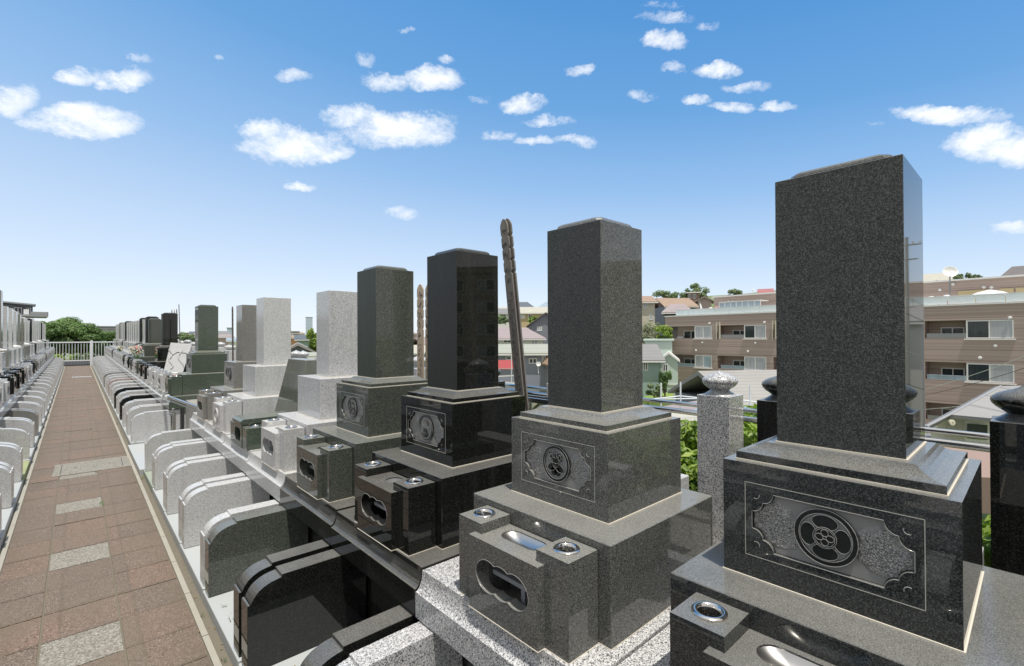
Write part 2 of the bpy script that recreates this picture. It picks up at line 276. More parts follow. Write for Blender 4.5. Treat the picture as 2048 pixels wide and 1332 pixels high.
def tilewall():
    m, t, b = mat('brown_tile'); v = objco(t, False); sx = t.nodes.new('ShaderNodeSeparateXYZ'); L(t, v, sx.inputs[0])
    z = sx.outputs['Z']; ix = MATH(t, 'FLOOR', MATH(t, 'DIVIDE', z, .11))
    wn = t.nodes.new('ShaderNodeTexWhiteNoise'); wn.noise_dimensions = '1D'; L(t, ix, wn.inputs['W'])
    c = ramp(t, wn.outputs['Value'], [(0, (.35,.27,.235)), (.35, (.385,.30,.26)), (.7, (.415,.325,.282)), (1, (.45,.36,.315))])
    sc = MATH(t, 'FRACT', MATH(t, 'DIVIDE', z, .8)); c = mixc(t, MATH(t, 'MULTIPLY', MATH(t, 'LESS_THAN', sc, .07), .5), c, (.12,.09,.08))
    L(t, c, b.inputs['Base Color']); b.inputs['Roughness'].default_value = .6
tilewall()
def glassmat():
    for nm, col, r in (('window_glass', (.035,.045,.05), .05), ('curtain_glass', (.42,.44,.46), .12), ('bright_glass', (.34,.42,.48), .1)):
        m, t, b = mat(nm); v = objco(t, False); mp = t.nodes.new('ShaderNodeMapping'); mp.inputs['Scale'].default_value = (1, 7, .15); L(t, v, mp.inputs['Vector'])
        n = N(t, 'ShaderNodeTexNoise', i_Scale=1.2, i_Detail=2.0); L(t, mp.outputs[0], n.inputs['Vector'])
        c = mixc(t, n.outputs['Fac'], tuple(x*.6 for x in col), tuple(min(1, x*1.35) for x in col)); L(t, c, b.inputs['Base Color']); b.inputs['Roughness'].default_value = r
glassmat()
m, t, b = mat('frosted_panel'); b.inputs['Base Color'].default_value = (.88,.91,.91,1); b.inputs['Roughness'].default_value = .55
tl_ = t.nodes.new('ShaderNodeBsdfTranslucent'); tl_.inputs['Color'].default_value = (.9,.95,.95,1); ms_ = t.nodes.new('ShaderNodeMixShader'); ms_.inputs[0].default_value = .55; L(t, b.outputs[0], ms_.inputs[1]); L(t, tl_.outputs[0], ms_.inputs[2]); L(t, ms_.outputs[0], t.nodes['Material Output'].inputs[0])
plain('white_paint', (.72,.72,.70), .5, var=.05); plain('cream_wall', (.55,.52,.42), .7, var=.06, vs=1); plain('white_wall', (.66,.65,.62), .7, var=.06, vs=1)
plain('yellow_wall', (.52,.42,.24), .7, vs=1); plain('orange_wall', (.55,.30,.16), .7, vs=1); plain('blue_wall', (.27,.29,.35), .7, var=.06, vs=1)
plain('mint_wall', (.50,.60,.54), .7, var=.06, vs=1); plain('teal_wall', (.30,.40,.37), .7, vs=1); plain('grey_wall', (.30,.31,.33), .7, vs=1); plain('dark_wall', (.07,.065,.065), .7, vs=1)
plain('slate_wall', (.20,.215,.245), .7, vs=1); plain('brown_wall', (.27,.19,.16), .7, var=.1, vs=2); plain('pink_wall', (.45,.36,.34), .7, vs=1); plain('red_canvas', (.32,.05,.045), .6)
siding('roof_mauve', (.30,.245,.24), .35, 'Z'); siding('roof_brown', (.31,.215,.145), .3, 'Z'); siding('roof_grey', (.21,.205,.20), .3, 'Z'); siding('roof_slate', (.10,.115,.13), .3, 'Z')
siding('roof_green', (.33,.34,.28), .3, 'Z'); siding('roof_blue', (.27,.33,.39), .4, 'Z'); siding('roof_red', (.33,.13,.12), .3, 'Z'); siding('roof_pale', (.30,.285,.265), .12, 'Z', depth=.45); siding('roof_dark', (.13,.115,.11), .25, 'Z')
siding('roof_beige', (.42,.40,.33), .3, 'Z'); siding('hazy_tower_glass', (.42,.50,.58), 6.0, 'Z', .25, .25); siding('panel_wall', (.36,.35,.42), .6, 'Y')  # the tower's blue-grey has distance haze mixed into its colour
siding('wall_siding', (.6,.58,.55), .35, 'Y', depth=.12)
def ground():
    m, t, b = mat('valley_ground'); v = objco(t, False)
    n = N(t, 'ShaderNodeTexNoise', i_Scale=.12, i_Detail=8.0, i_Roughness=.6); L(t, v, n.inputs['Vector'])
    c = ramp(t, n.outputs['Fac'], [(.3, (.08,.13,.035)), (.48, (.14,.19,.06)), (.56, (.20,.19,.15)), (.7, (.26,.25,.23))]); L(t, c, b.inputs['Base Color']); b.inputs['Roughness'].default_value = .95
    m, t, b = mat('gravel'); v = objco(t, False)
    vo = N(t, 'ShaderNodeTexVoronoi', i_Scale=60.0); L(t, v, vo.inputs['Vector']); se = t.nodes.new('ShaderNodeSeparateColor'); L(t, vo.outputs['Color'], se.inputs[0])
    c = ramp(t, se.outputs[0], [(0, (.18,.17,.15)), (1, (.42,.41,.38))]); L(t, c, b.inputs['Base Color']); b.inputs['Roughness'].default_value = .9
    bp = N(t, 'ShaderNodeBump', i_Strength=1.0, i_Distance=.01); L(t, vo.outputs['Distance'], bp.inputs['Height']); L(t, bp.outputs[0], b.inputs['Normal'])
ground()

# ------------------------------------------------------------------ mesh helpers
def box(bm, x0, x1, y0, y1, z0, z1, bev=0.0, seg=1):
    mtx = Matrix.Translation(((x0+x1)/2, (y0+y1)/2, (z0+z1)/2)) @ Matrix.Diagonal((x1-x0, y1-y0, z1-z0, 1))
    r = bmesh.ops.create_cube(bm, size=1, matrix=mtx)
    if bev > 0:
        es = list({e for v in r['verts'] for e in v.link_edges})
        bmesh.ops.bevel(bm, geom=es, offset=bev, segments=seg, affect='EDGES', profile=.5)
def prism(bm, pts, mp, a0, a1):
    A = [bm.verts.new(mp(u, v, a0)) for u, v in pts]; B = [bm.verts.new(mp(u, v, a1)) for u, v in pts]; n = len(pts)
    bm.faces.new(A); bm.faces.new(B[::-1])
    for i in range(n): bm.faces.new((A[i], A[(i+1) % n], B[(i+1) % n], B[i]))
def plate(bm, outer, inner, mp, a0, a1, back=True):
    o = [Vector((u, v, 0)) for u, v in outer]; i_ = [Vector((u, v, 0)) for u, v in inner]
    tris = geometry.tessellate_polygon([o, i_]); al = list(outer)+list(inner)
    A = [bm.verts.new(mp(u, v, a0)) for u, v in al]; B = [bm.verts.new(mp(u, v, a1)) for u, v in al]
    for tr in tris:
        try:
            bm.faces.new([A[k] for k in tr])
            if back: bm.faces.new([B[k] for k in tr[::-1]])
        except ValueError: pass
    no = len(outer)
    for s, n in ((0, no), (no, len(inner))):
        for k in range(n): bm.faces.new((A[s+k], A[s+(k+1) % n], B[s+(k+1) % n], B[s+k]))
MX = lambda u, v, a: (a, u, v)      # u=y v=z extruded along x
MY = lambda u, v, a: (u, a, v)      # u=x v=z extruded along y
MZ = lambda u, v, a: (u, v, a)
def tube(bm, pts, r, closed=False, n=8, caps=True):
    pts = [Vector(p) for p in pts]; rings = []; N_ = len(pts); prev = None
    for i, p in enumerate(pts):
        if closed: tg = (pts[(i+1) % N_]-pts[i-1]).normalized()
        else: tg = (pts[min(i+1, N_-1)]-pts[max(i-1, 0)]).normalized()
        a = tg.cross(Vector((0, 0, 1)) if abs(tg.z) < .9 else Vector((1, 0, 0))).normalized()
        if prev is not None and a.dot(prev) < 0: a = -a
        prev = a; b = tg.cross(a)
        rr = r[i] if isinstance(r, (list, tuple)) else r
        rings.append([bm.verts.new(p+(a*math.cos(2*math.pi*k/n)+b*math.sin(2*math.pi*k/n))*rr) for k in range(n)])
    for i in range(N_ if closed else N_-1):
        A, B = rings[i], rings[(i+1) % N_]
        for k in range(n): bm.faces.new((A[k], A[(k+1) % n], B[(k+1) % n], B[k]))
    if not closed and caps: bm.faces.new(rings[0][::-1]); bm.faces.new(rings[-1])
def lathe(bm, prof, c=(0, 0, 0), n=24, cap0=False, cap1=False, sx=1, sy=1):
    rings = []
    for r, z in prof: rings.append([bm.verts.new((c[0]+r*sx*math.cos(2*math.pi*k/n), c[1]+r*sy*math.sin(2*math.pi*k/n), c[2]+z)) for k in range(n)])
    for A, B in zip(rings, rings[1:]):
        for k in range(n): bm.faces.new((A[k], A[(k+1) % n], B[(k+1) % n], B[k]))
    if cap0: bm.faces.new(rings[0])
    if cap1: bm.faces.new(rings[-1])
def circ(r, n=28, c=(0, 0), s=1): return [(c[0]+r*math.cos(2*math.pi*k/n), c[1]+s*r*math.sin(2*math.pi*k/n)) for k in range(n)]
CACHE = {}
def mesh(key, fn, mats, smooth=False):
    if isinstance(mats, str): mats = [mats]
    k = (key, tuple(mats))
    if key and k in CACHE: return CACHE[k]
    bm = bmesh.new(); fn(bm); bmesh.ops.recalc_face_normals(bm, faces=bm.faces)
    me = bpy.data.meshes.new(str(key or 'mesh')); bm.to_mesh(me); bm.free()
    for x in mats: me.materials.append(MAT[x])
    if smooth:
        for p in me.polygons: p.use_smooth = True
        try: me.set_sharp_from_angle(angle=R(38))
        except Exception: pass
    if key: CACHE[k] = me
    return me
def part(name, key, fn, mats, parent=None, loc=(0, 0, 0), rot=None, smooth=False, label=None):
    o = bpy.data.objects.new(name, mesh(key, fn, mats, smooth)); COL.objects.link(o); o.location = loc
    if rot: o.rotation_euler = rot
    if parent: o.parent = parent
    if label: o['label'] = label
    return o
def thing(name, label, cat, loc=(0, 0, 0), rz=0, group=None):
    o = bpy.data.objects.new(name, None); COL.objects.link(o); o.location = loc; o.rotation_euler = (0, 0, rz); o.empty_display_size = .1
    o['label'] = label; o['category'] = cat
    if group: o['group'] = group
    return o
def tag(o, label, cat, group=None):
    o['label'] = label; o['category'] = cat
    if group: o['group'] = group
    return o
def struct(o, kind='structure'): o['kind'] = kind; return o
ORD = ['first','second','third','fourth','fifth','sixth','seventh','eighth','ninth','tenth','eleventh','twelfth','thirteenth','fourteenth','fifteenth','sixteenth','seventeenth','eighteenth','nineteenth','twentieth','twenty-first','twenty-second','twenty-third','twenty-fourth','twenty-fifth','twenty-sixth','twenty-seventh','twenty-eighth','twenty-ninth','thirtieth','thirty-first','thirty-second','thirty-third','thirty-fourth','thirty-fifth','thirty-sixth','thirty-seventh','thirty-eighth']

# ------------------------------------------------------------------ ground, path
S = .0095
def rise(y): return S*(y-1.4)
def path_tiles(bm):
    xs = [-.42, -.155, .208, .555]
    row = -8
    while True:
        y0 = 3.913-.3825*10+.3825*row; y1 = y0+.3825
        if y0 > 35: break
        for c in range(3):
            g = .0058; dz = random.uniform(-.003, .002); pale = (c == 1 and (row-9) % 4 == 0 and y0 < 8.6)
            x0, x1 = xs[c]+g, xs[c+1]-g; a, b = y0+g*.6, y1-g*.6
            t = [bm.verts.new((x, y, rise(y)+dz)) for x, y in ((x0, a), (x1, a), (x1, b), (x0, b))]
            lo = [bm.verts.new((v.co.x, v.co.y, v.co.z-.02)) for v in t]
            fs = [bm.faces.new(t)]+[bm.faces.new((t[i], lo[i], lo[(i+1) % 4], t[(i+1) % 4])) for i in range(4)]
            if pale:
                for f in fs: f.material_index = 1
        row += 1
struct(part('path', None, path_tiles, ['red_paving', 'pale_paving']))
def strip(x0, x1, z, th, y0=-6, y1=35.2, n=1):
    def fn(bm):
        A = [(x0, z-th), (x1, z-th), (x1, z), (x0, z)]
        for k in range(n):
            a = y0+(y1-y0)*k/n+(.004 if n > 1 else 0); b = y0+(y1-y0)*(k+1)/n-(.004 if n > 1 else 0)
            va = [bm.verts.new((x, a, q+rise(a))) for x, q in A]; vb = [bm.verts.new((x, b, q+rise(b))) for x, q in A]
            bm.faces.new(va); bm.faces.new(vb[::-1])
            for i in range(4): bm.faces.new((va[i], va[(i+1) % 4], vb[(i+1) % 4], vb[i]))
    return fn
struct(part('path_bed', None, strip(-.47, .64, -.008, .3), 'gutter_soil'))
struct(part('path_kerb', None, strip(.556, .588, .004, .05, n=66), 'kerb_cream'))
struct(part('path_kerb', None, strip(-.452, -.421, .004, .05, n=66), 'kerb_cream'))
def cover(bm, w, d):
    box(bm, -w, w, -d, d, -.03, .006, .003)
for (y, w, d, lab) in ((8.66, .39, .37, 'pale granite drain cover set across the paved path nearest the camera'), (26.2, .30, .20, 'thin pale drain cover across the path near its far end')):
    t_ = thing('drain_cover', lab, 'drain cover', (.172, y, rise(y)), -.02)
    part('cover_slab', None, lambda bm: cover(bm, w, d), 'salt_granite' if w < .35 else 'pale_paving', t_)
    for q in (-w+.07, w-.09): part('frame_slot', None, lambda bm: box(bm, q, q+.008, -d*.8, d*.8, .006, .009), 'dark_wall', t_)
    for q in (-w*.45, w*.45): part('lifting_hole', None, lambda bm: lathe(bm, [(.018, .0062), (.012, .009), (.0, .009)], (q, 0, 0), 12), 'dark_wall', t_)

def H(x, y):
    # terrace of the cemetery, falling to a valley east and north, hillside beyond
    def sm(a, b, v):
        v = min(1, max(0, (v-a)/(b-a))); return v*v*(3-2*v)
    z = .55+rise(max(-6, min(34, y)))-.0
    base = -.12+rise(max(-6, min(35, y)))
    e = sm(3.4, 8.5, x); z = base*(1-e)+(-5.2)*e
    n = sm(35.3, 44, y); z = z*(1-n)+(-3.6)*n
    w = sm(-9, -30, x) if x < -9 else 0; z = z*(1-w)-2*w
    far = sm(55, 190, x-.12*y)*(1-sm(.9, 1.7, (y+20)/(abs(x)+1)))
    z += far*22
    s = sm(-12, -60, y); z = z*(1-s)+(-4)*s
    return z+ (.25*math.sin(x*.31+y*.17)*sm(6, 20, x))
def terrain(bm):
    def axis(lim):
        v = [0]; st = .6
        while v[-1] < lim: v.append(v[-1]+st); st *= 1.13
        return [-a for a in v[:0:-1]]+v
    xs = [a+2 for a in axis(6000)]; ys = [a+8 for a in axis(6000)]
    g = [[bm.verts.new((x, y, H(x, y))) for y in ys] for x in xs]
    for i in range(len(xs)-1):
        for j in range(len(ys)-1): bm.faces.new((g[i][j], g[i+1][j], g[i+1][j+1], g[i][j+1]))
struct(part('ground', None, terrain, 'valley_ground', smooth=True))
struct(part('terrace', None, strip(1.36, 3.6, .68, 1.6, -6, 35.2), 'gravel'))
struct(part('terrace', None, strip(-3.4, -1.22, .74, 1.6, -6, 35.2), 'gravel'))

# ------------------------------------------------------------------ cemetery pieces
BT = .74          # top of the plot slab above the path (rel -1.06)
def wall_fn(bm):
    p = [(0, .07), (0, .405), (.001, .42), (.013, .42), (.014, .408)]
    for k in range(11):
        a = math.pi-(math.pi/2)*k/10; p.append((.165+.151*math.cos(a), .40+.112*math.sin(a)))
    p += [(.166, .529), (.64, .529), (.64, .07)]
    prism(bm, p, MY, -.058, .058)
    es = [e for e in bm.edges]
    bmesh.ops.bevel(bm, geom=es, offset=.0018, segments=1, affect='EDGES')
def place(X, y, z, side, shift=0):
    return ((X, y, z+rise(y)), 0) if side > 0 else ((.17-X+shift, y, z+rise(y)), math.pi)
def coving(lo=.542, top=BT):
    p = [(.493, lo), (.493, lo+.112)]
    for k in range(1, 7):
        a = k/6*math.pi/2; p.append((.493+.037*math.sin(a)*1.0, lo+.112+(top-lo-.112)*(1-math.cos(a))))
    return p
def curb(side, y0, y1, beam, riser, floor, label, group):
    sh = 0 if side > 0 else -.15
    L_ = round(y1-y0, 3); loc, rz = place(.635, (y0+y1)/2, 0, side); h = L_/2
    t_ = thing('plot_curbing', label, 'grave plot', loc, rz, group)
    k = str(L_)+str(side)
    part('floor_slab', 'floor'+k, lambda bm: box(bm, 0, .665, -h+.003, h-.003, -.1, .07, .003), floor, t_)
    part('riser', 'riser'+k, lambda bm: box(bm, .665+sh, .70+sh, -h+.002, h-.002, .0, .54, .0), riser, t_)
    def bf(bm):
        c = coving(); pts = [(u+sh, v) for u, v in c]+[(1.56, BT), (1.56, .45), (.702+sh, .45), (.702+sh, .542)]
        prism(bm, pts, MY, -h+.0025, h-.0025)
    part('kerb_slab', 'beam'+k, bf, beam, t_)
    part('foundation', 'found'+k, lambda bm: box(bm, .705+sh, 1.55, -h+.006, h-.006, -.2, .448), 'foundation', t_)
    return t_
def wall_long(bm):
    p = [(0, .07), (0, .405), (.001, .42), (.013, .42), (.014, .408)]
    for k in range(11):
        a = math.pi-(math.pi/2)*k/10; p.append((.265+.251*math.cos(a), .40+.118*math.sin(a)))
    p += [(.266, .529), (.50, .529), (.50, .07)]
    prism(bm, p, MY, -.058, .058); bmesh.ops.bevel(bm, geom=list(bm.edges), offset=.0018, segments=1, affect='EDGES')
def pwall(side, y, m, label, group):
    loc, rz = place(.645, y, 0, side)
    o = part('partition_wall', 'pwall' if side > 0 else 'pwall_long', wall_fn if side > 0 else wall_long, m, None, loc, (0, 0, rz)); return tag(o, label, 'partition wall', group)

# gravestone ---------------------------------------------------------------
def notch(w, h, c0=(0, 0), q=.042):
    # rectangle with double-lobed cut corners (u=y, v=z), counter-clockwise
    pts = []
    for sx, sy in ((1, -1), (1, 1), (-1, 1), (-1, -1)):
        cor = []
        for (ax, ay) in ((q*.30, q*.95), (q*.95, q*.30)):
            r = q*.62
            for k in range(7):
                a = k/6*math.pi/2
                cor.append((ax, ay, r, a))
        arc = []
        for k in range(7):   # lobe A (near vertical side)
            a = R(100)-R(95)*k/6; arc.append((q*.18+q*.55*math.cos(a) if False else q*.0+q*.62*math.cos(a), q*.85+q*.55*math.sin(a)-q*.0))
        # simple double scallop from (0,q*1.4) to (q*1.4,0)
        arc = []
        for k in range(7):
            a = R(90)-R(90)*k/6; arc.append((q*.72*math.cos(a), q*.72+q*.68*math.sin(a)))
        for k in range(1, 7):
            a = R(90)-R(90)*k/6; arc.append((q*.72+q*.68*math.cos(a), q*.72*math.sin(a)))
        arc = [(max(0, a), max(0, b)) for a, b in arc]
        P = [(c0[0]+sx*(w-a), c0[1]+sy*(h-b)) for a, b in arc]
        if sx*sy < 0: P = P[::-1]
        pts += P
    return pts
ZE = -.169+.169  # panel centre height offset inside upper base
def upper_emblem(bm):
    # body with a front plate whose opening holds the sunk panel
    box(bm, -.258, .27, -.27, .27, 0, .338)
    out = [(-.27, 0), (.27, 0), (.27, .338), (-.27, .338)]
    plate(bm, out, notch(.186, .084, (0, .174)), MX, -.27, -.258, back=False)
def slab_fn(bm):
    def sq(h, z): return [bm.verts.new((a*h, b*h, z)) for a, b in ((-1, -1), (1, -1), (1, 1), (-1, 1))]
    rs = [sq(.242, 0), sq(.242, .020), sq(.241, .0213), sq(.226, .0232), sq(.210, .027), sq(.196, .033), sq(.185, .041), sq(.178, .048)]
    for A, B in zip(rs, rs[1:]):
        for k in range(4): bm.faces.new((A[k], A[(k+1) % 4], B[(k+1) % 4], B[k]))
    bm.faces.new(rs[0]); bm.faces.new(rs[-1])
def cap_fn(bm):
    def sq(h, z, c=.018): 
        pts = []
        for a, b in ((-1, -1), (1, -1), (1, 1), (-1, 1)):
            if a*b > 0: pts += [(a*h, b*(h-c)), (a*(h-c), b*h)]
            else: pts += [(a*(h-c), b*h), (a*h, b*(h-c))]
        # order
        pts.sort(key=lambda p: math.atan2(p[1], p[0])); return [bm.verts.new((x, y, z)) for x, y in pts]
    rs = [sq(.128, 0), sq(.128, .010), sq(.124, .018), sq(.115, .025), sq(.103, .028)]
    for A, B in zip(rs, rs[1:]):
        for k in range(8): bm.faces.new((A[k], A[(k+1) % 8], B[(k+1) % 8], B[k]))
    bm.faces.new(rs[-1])
def ring(bm, r, tr, x, c=(0, 0), n=40, s=1.0):
    tube(bm, [(x, c[0]+r*math.cos(2*math.pi*k/n), c[1]+s*r*math.sin(2*math.pi*k/n)) for k in range(n)], tr, True, 6)
def disc(bm, cy, cz, a, b, rot, x0, x1, n=22):
    pts = []
    for k in range(n):
        t = 2*math.pi*k/n; u = a*math.cos(t); v = b*math.sin(t)
        pts.append((cy+u*math.cos(rot)-v*math.sin(rot), cz+u*math.sin(rot)+v*math.cos(rot)))
    prism(bm, pts, MX, x0, x1)
def crest(kind, par, z):
    X = -.2585
    base = part('family_crest', 'crestbase', lambda bm: (prism(bm, circ(.060, 40), MX, -.006, 0)), 'honed_grey', par, (X, 0, z))
    part('crest_rim', 'crestrim', lambda bm: plate(bm, circ(.074, 44), circ(.0625, 44), MX, -.010, .0), 'honed_dark', base)
    part('crest_edge', 'crestedge', lambda bm: (ring(bm, .0742, .0011, -.0098), ring(bm, .0622, .0010, -.0098)), 'highlight_edge', base, smooth=True)
    def dark(bm):
        if kind == 'mokko':
            for k in range(4):
                a = k*math.pi/2; disc(bm, .0395*math.cos(a), .0395*math.sin(a), .0200, .0305, a, -.0100, -.005)
            prism(bm, circ(.0275, 30), MX, -.0125, -.005)
        elif kind == 'leaf':
            for a, r, l in ((R(90), .013, .026), (R(205), .022, .026), (R(-25), .022, .026), (R(250), .026, .02), (R(290), .026, .02)):
                disc(bm, r*math.cos(a), r*math.sin(a)-.006, l, .016, a, -.0100, -.005)
            for cx in (-.024, 0, .024):
                for k in range(4): disc(bm, cx+(.005 if k % 2 else -.005), .018+k*.007+(0 if cx else .006), .0058, .0045, 0, -.0115, -.006, 10)
        elif kind == 'fan':
            for k in range(7):
                a = R(50+k*13.4); disc(bm, .034*math.cos(a), .034*math.sin(a)-.004, .019, .0055, a, -.0105, -.005)
            for k in range(5):
                a = R(236+k*17); disc(bm, .036*math.cos(a), .036*math.sin(a), .017, .006, a, -.0105, -.005)
            disc(bm, 0, -.010, .02, .008, 0, -.0110, -.005)
        else:
            for k in range(12):
                a = R(100+k*28); disc(bm, .040*math.cos(a), .040*math.sin(a), .013, .006, a+R(60), -.0105, -.005)
            disc(bm, -.003, .004, .022, .012, R(40), -.0115, -.005); disc(bm, .012, -.012, .016, .007, R(-30), -.0115, -.005)
    part('crest_figure', 'crestd'+kind, dark, 'honed_dark', base)
    def lines(bm):
        def el(cy, cz, a, b, rot, x=-.0102, n=24):
            tube(bm, [(x, cy+a*math.cos(q)*math.cos(rot)-b*math.sin(q)*math.sin(rot), cz+a*math.cos(q)*math.sin(rot)+b*math.sin(q)*math.cos(rot)) for q in [2*math.pi*k/n for k in range(n)]], .0008, True, 5)
        if kind == 'mokko':
            for k in range(4):
                a = k*math.pi/2; el(.0395*math.cos(a), .0395*math.sin(a), .0200, .0305, a)
                el(.0125*math.cos(a), .0125*math.sin(a), .009, .0085, a, -.0128)
            el(0, 0, .0275, .0275, 0, -.0126, 32); el(0, 0, .0235, .0235, 0, -.0126, 32); el(0, 0, .004, .004, 0, -.0128, 12)
        elif kind == 'leaf':
            for a, r, l in ((R(90), .013, .026), (R(205), .022, .026), (R(-25), .022, .026)):
                el(r*math.cos(a), r*math.sin(a)-.006, l, .016, a)
            for cx in (-.024, 0, .024): el(cx, .028+(0 if cx else .006), .008, .012, 0, -.0118, 14)
        elif kind == 'fan':
            el(0, -.012, .034, .018, 0); el(-.012, .012, .03, .012, R(50)); el(.014, -.022, .02, .012, R(70)); el(0, .018, .04, .006, R(20))
            for k in range(7):
                a = R(50+k*13.4); el(.034*math.cos(a), .034*math.sin(a)-.004, .019, .0055, a)
        else:
            el(-.003, .004, .022, .012, R(40)); el(.012, -.012, .016, .007, R(-30))
            for k in range(0, 12, 2):
                a = R(100+k*28); el(.040*math.cos(a), .040*math.sin(a), .013, .006, a+R(60))
    part('crest_line', 'crestl'+kind, lines, 'highlight_edge', base, smooth=True)
    return base
def gravestone(side, y, lab, cat='gravestone', stone='pale_granite', top=None, hs=.80, style='std', crestk=None, w=.155, group=None, dz=0, xs=1.75, shift=0, base=None, lowx=-.415):
    top = top or stone; base = base or stone
    loc, rz = place(xs, y, BT+dz, side, shift)
    t_ = thing('gravestone', lab, cat, loc, rz, group)
    part('lower_base', 'lowb%g' % lowx, lambda bm: box(bm, lowx, .335, -.385, .37, 0, .351, .0025), base, t_)
    part('sealant_line', 'seal0%g' % lowx, lambda bm: (box(bm, lowx-.0015, .3365, -.3865, .3715, 0, .0035), box(bm, -.2735, .2735, -.2735, .2735, .351, .3548)), 'sealant', t_)
    z1 = .351
    if crestk:
        ub = part('upper_base', 'upe', upper_emblem, stone, t_, (0, 0, z1+.0005))
        ep = part('emblem_panel', 'epanel', lambda bm: prism(bm, notch(.184, .082), MX, -.0004, .004), 'hammered_granite', t_, (-.2584, 0, z1+.1745))
        part('panel_edge', 'panedge', lambda bm: tube(bm, [(-.2702, a, b) for a, b in notch(.186, .084, (0, 0))], .0010, True, 5), 'highlight_edge', t_, (0, 0, z1+.1745), smooth=True)
        for sy in (-1, 1):
            for sz in (-1, 1):
                part('corner_roundel', 'rndl%d%d' % (sy, sz), lambda bm: tube(bm, [(-.2702, sy*.175-sy*.010*math.cos(q), sz*.073-sz*.010*math.sin(q)) for q in [R(-20+20*j) for j in range(8)]], .0012, False, 5), 'highlight_edge', t_, (0, 0, z1+.1745), smooth=True)
        def gro(bm):
            a, b = .205, .107
            for (u0, u1, v0, v1) in ((-a, a, b-.0009, b+.0009), (-a, a, -b-.0009, -b+.0009), (-a-.0009, -a+.0009, -b, b), (a-.0009, a+.0009, -b, b)):
                box(bm, -.2706, -.2695, u0, u1, v0, v1)
        part('incised_line', 'gro', gro, 'groove_line', t_, (0, 0, z1+.1745))
        crest(crestk, t_, z1+.1765)
    else:
        part('upper_base', 'upp', lambda bm: box(bm, -.27, .27, -.27, .27, 0, .338, .0025), stone, t_, (0, 0, z1+.0005))
    z2 = z1+.3385
    if style == 'std':
        part('plinth_slab', 'sara', slab_fn, stone, t_, (0, 0, z2+.0035))
        part('sealant_line', 'seal1', lambda bm: box(bm, -.2445, .2445, -.2445, .2445, 0, .0034), 'sealant', t_, (0, 0, z2))
        z2 += .0515
    part('sealant_line', 'seal%g' % w, lambda bm: box(bm, -w-.0035, w+.0035, -w-.0035, w+.0035, 0, .004), 'sealant', t_, (0, 0, z2))
    front = {'dark_grey_granite': 'honed_dark_granite', 'olive_grey_granite': 'honed_dark_granite', 'black_granite': 'honed_black_granite', 'green_granite': 'honed_green_granite'}.get(top, top)
    def stf(bm):
        box(bm, -w, w, -w, w, 0, hs, .0018)
        for f in bm.faces:
            f.normal_update()
            if f.normal.x < -.9: f.material_index = 1
    st = part('stele', 'stele%g_%g' % (w, hs), stf, [top, front], t_, (0, 0, z2+.001))
    if style == 'std': part('top_plinth', 'kcap', cap_fn, top, t_, (0, 0, z2+hs+.0005))
    return t_
def lobes():
    up = []; c = (-.087, 0, .087); r = .058; n = 46
    for i in range(n+1):
        u = -.145+.29*i/n; z = 0
        for q in c:
            if abs(u-q) < r: z = max(z, math.sqrt(r*r-(u-q)**2))
        up.append((u, z))
    up = [p for p in up if p[1] > 1e-4]
    up = [(-.145, .0)]+up+[(.145, .0)]
    return up[::-1]+[(u, -z) for u, z in up[1:-1]]
def dense_ends():
    pts = []; r = .070; c = .075; k_ = .86      # three broad overlapping lobes
    a0 = math.acos(c/2/r)
    for k in range(25): q = -(math.pi-a0)+(2*(math.pi-a0))*k/24; pts.append((c+r*math.cos(q), k_*r*math.sin(q)))
    for k in range(9): q = a0+(math.pi-2*a0)*k/8; pts.append((r*math.cos(q), k_*r*math.sin(q)))
    for k in range(25): q = a0+(2*math.pi-2*a0)*k/24; pts.append((-c+r*math.cos(q), k_*r*math.sin(q)))
    for k in range(9): q = math.pi+a0+(math.pi-2*a0)*k/8; pts.append((r*math.cos(q), k_*r*math.sin(q)))
    out = []
    for p in pts:
        if not out or (abs(p[0]-out[-1][0])+abs(p[1]-out[-1][1])) > 1e-4: out.append(p)
    if abs(out[0][0]-out[-1][0])+abs(out[0][1]-out[-1][1]) < 1e-4: out.pop()
    return out
def stadium(a, b, n=9):
    pts = []
    for k in range(n+1): q = -math.pi/2+math.pi*k/n; pts.append((b*math.cos(q), a+b*math.sin(q)) if False else (b*math.cos(q+math.pi/2), a+b*math.sin(q+math.pi/2)))
    for k in range(n+1): q = math.pi*k/n+math.pi; pts.append((b*math.cos(q), -a+b*math.sin(q)))
    return pts
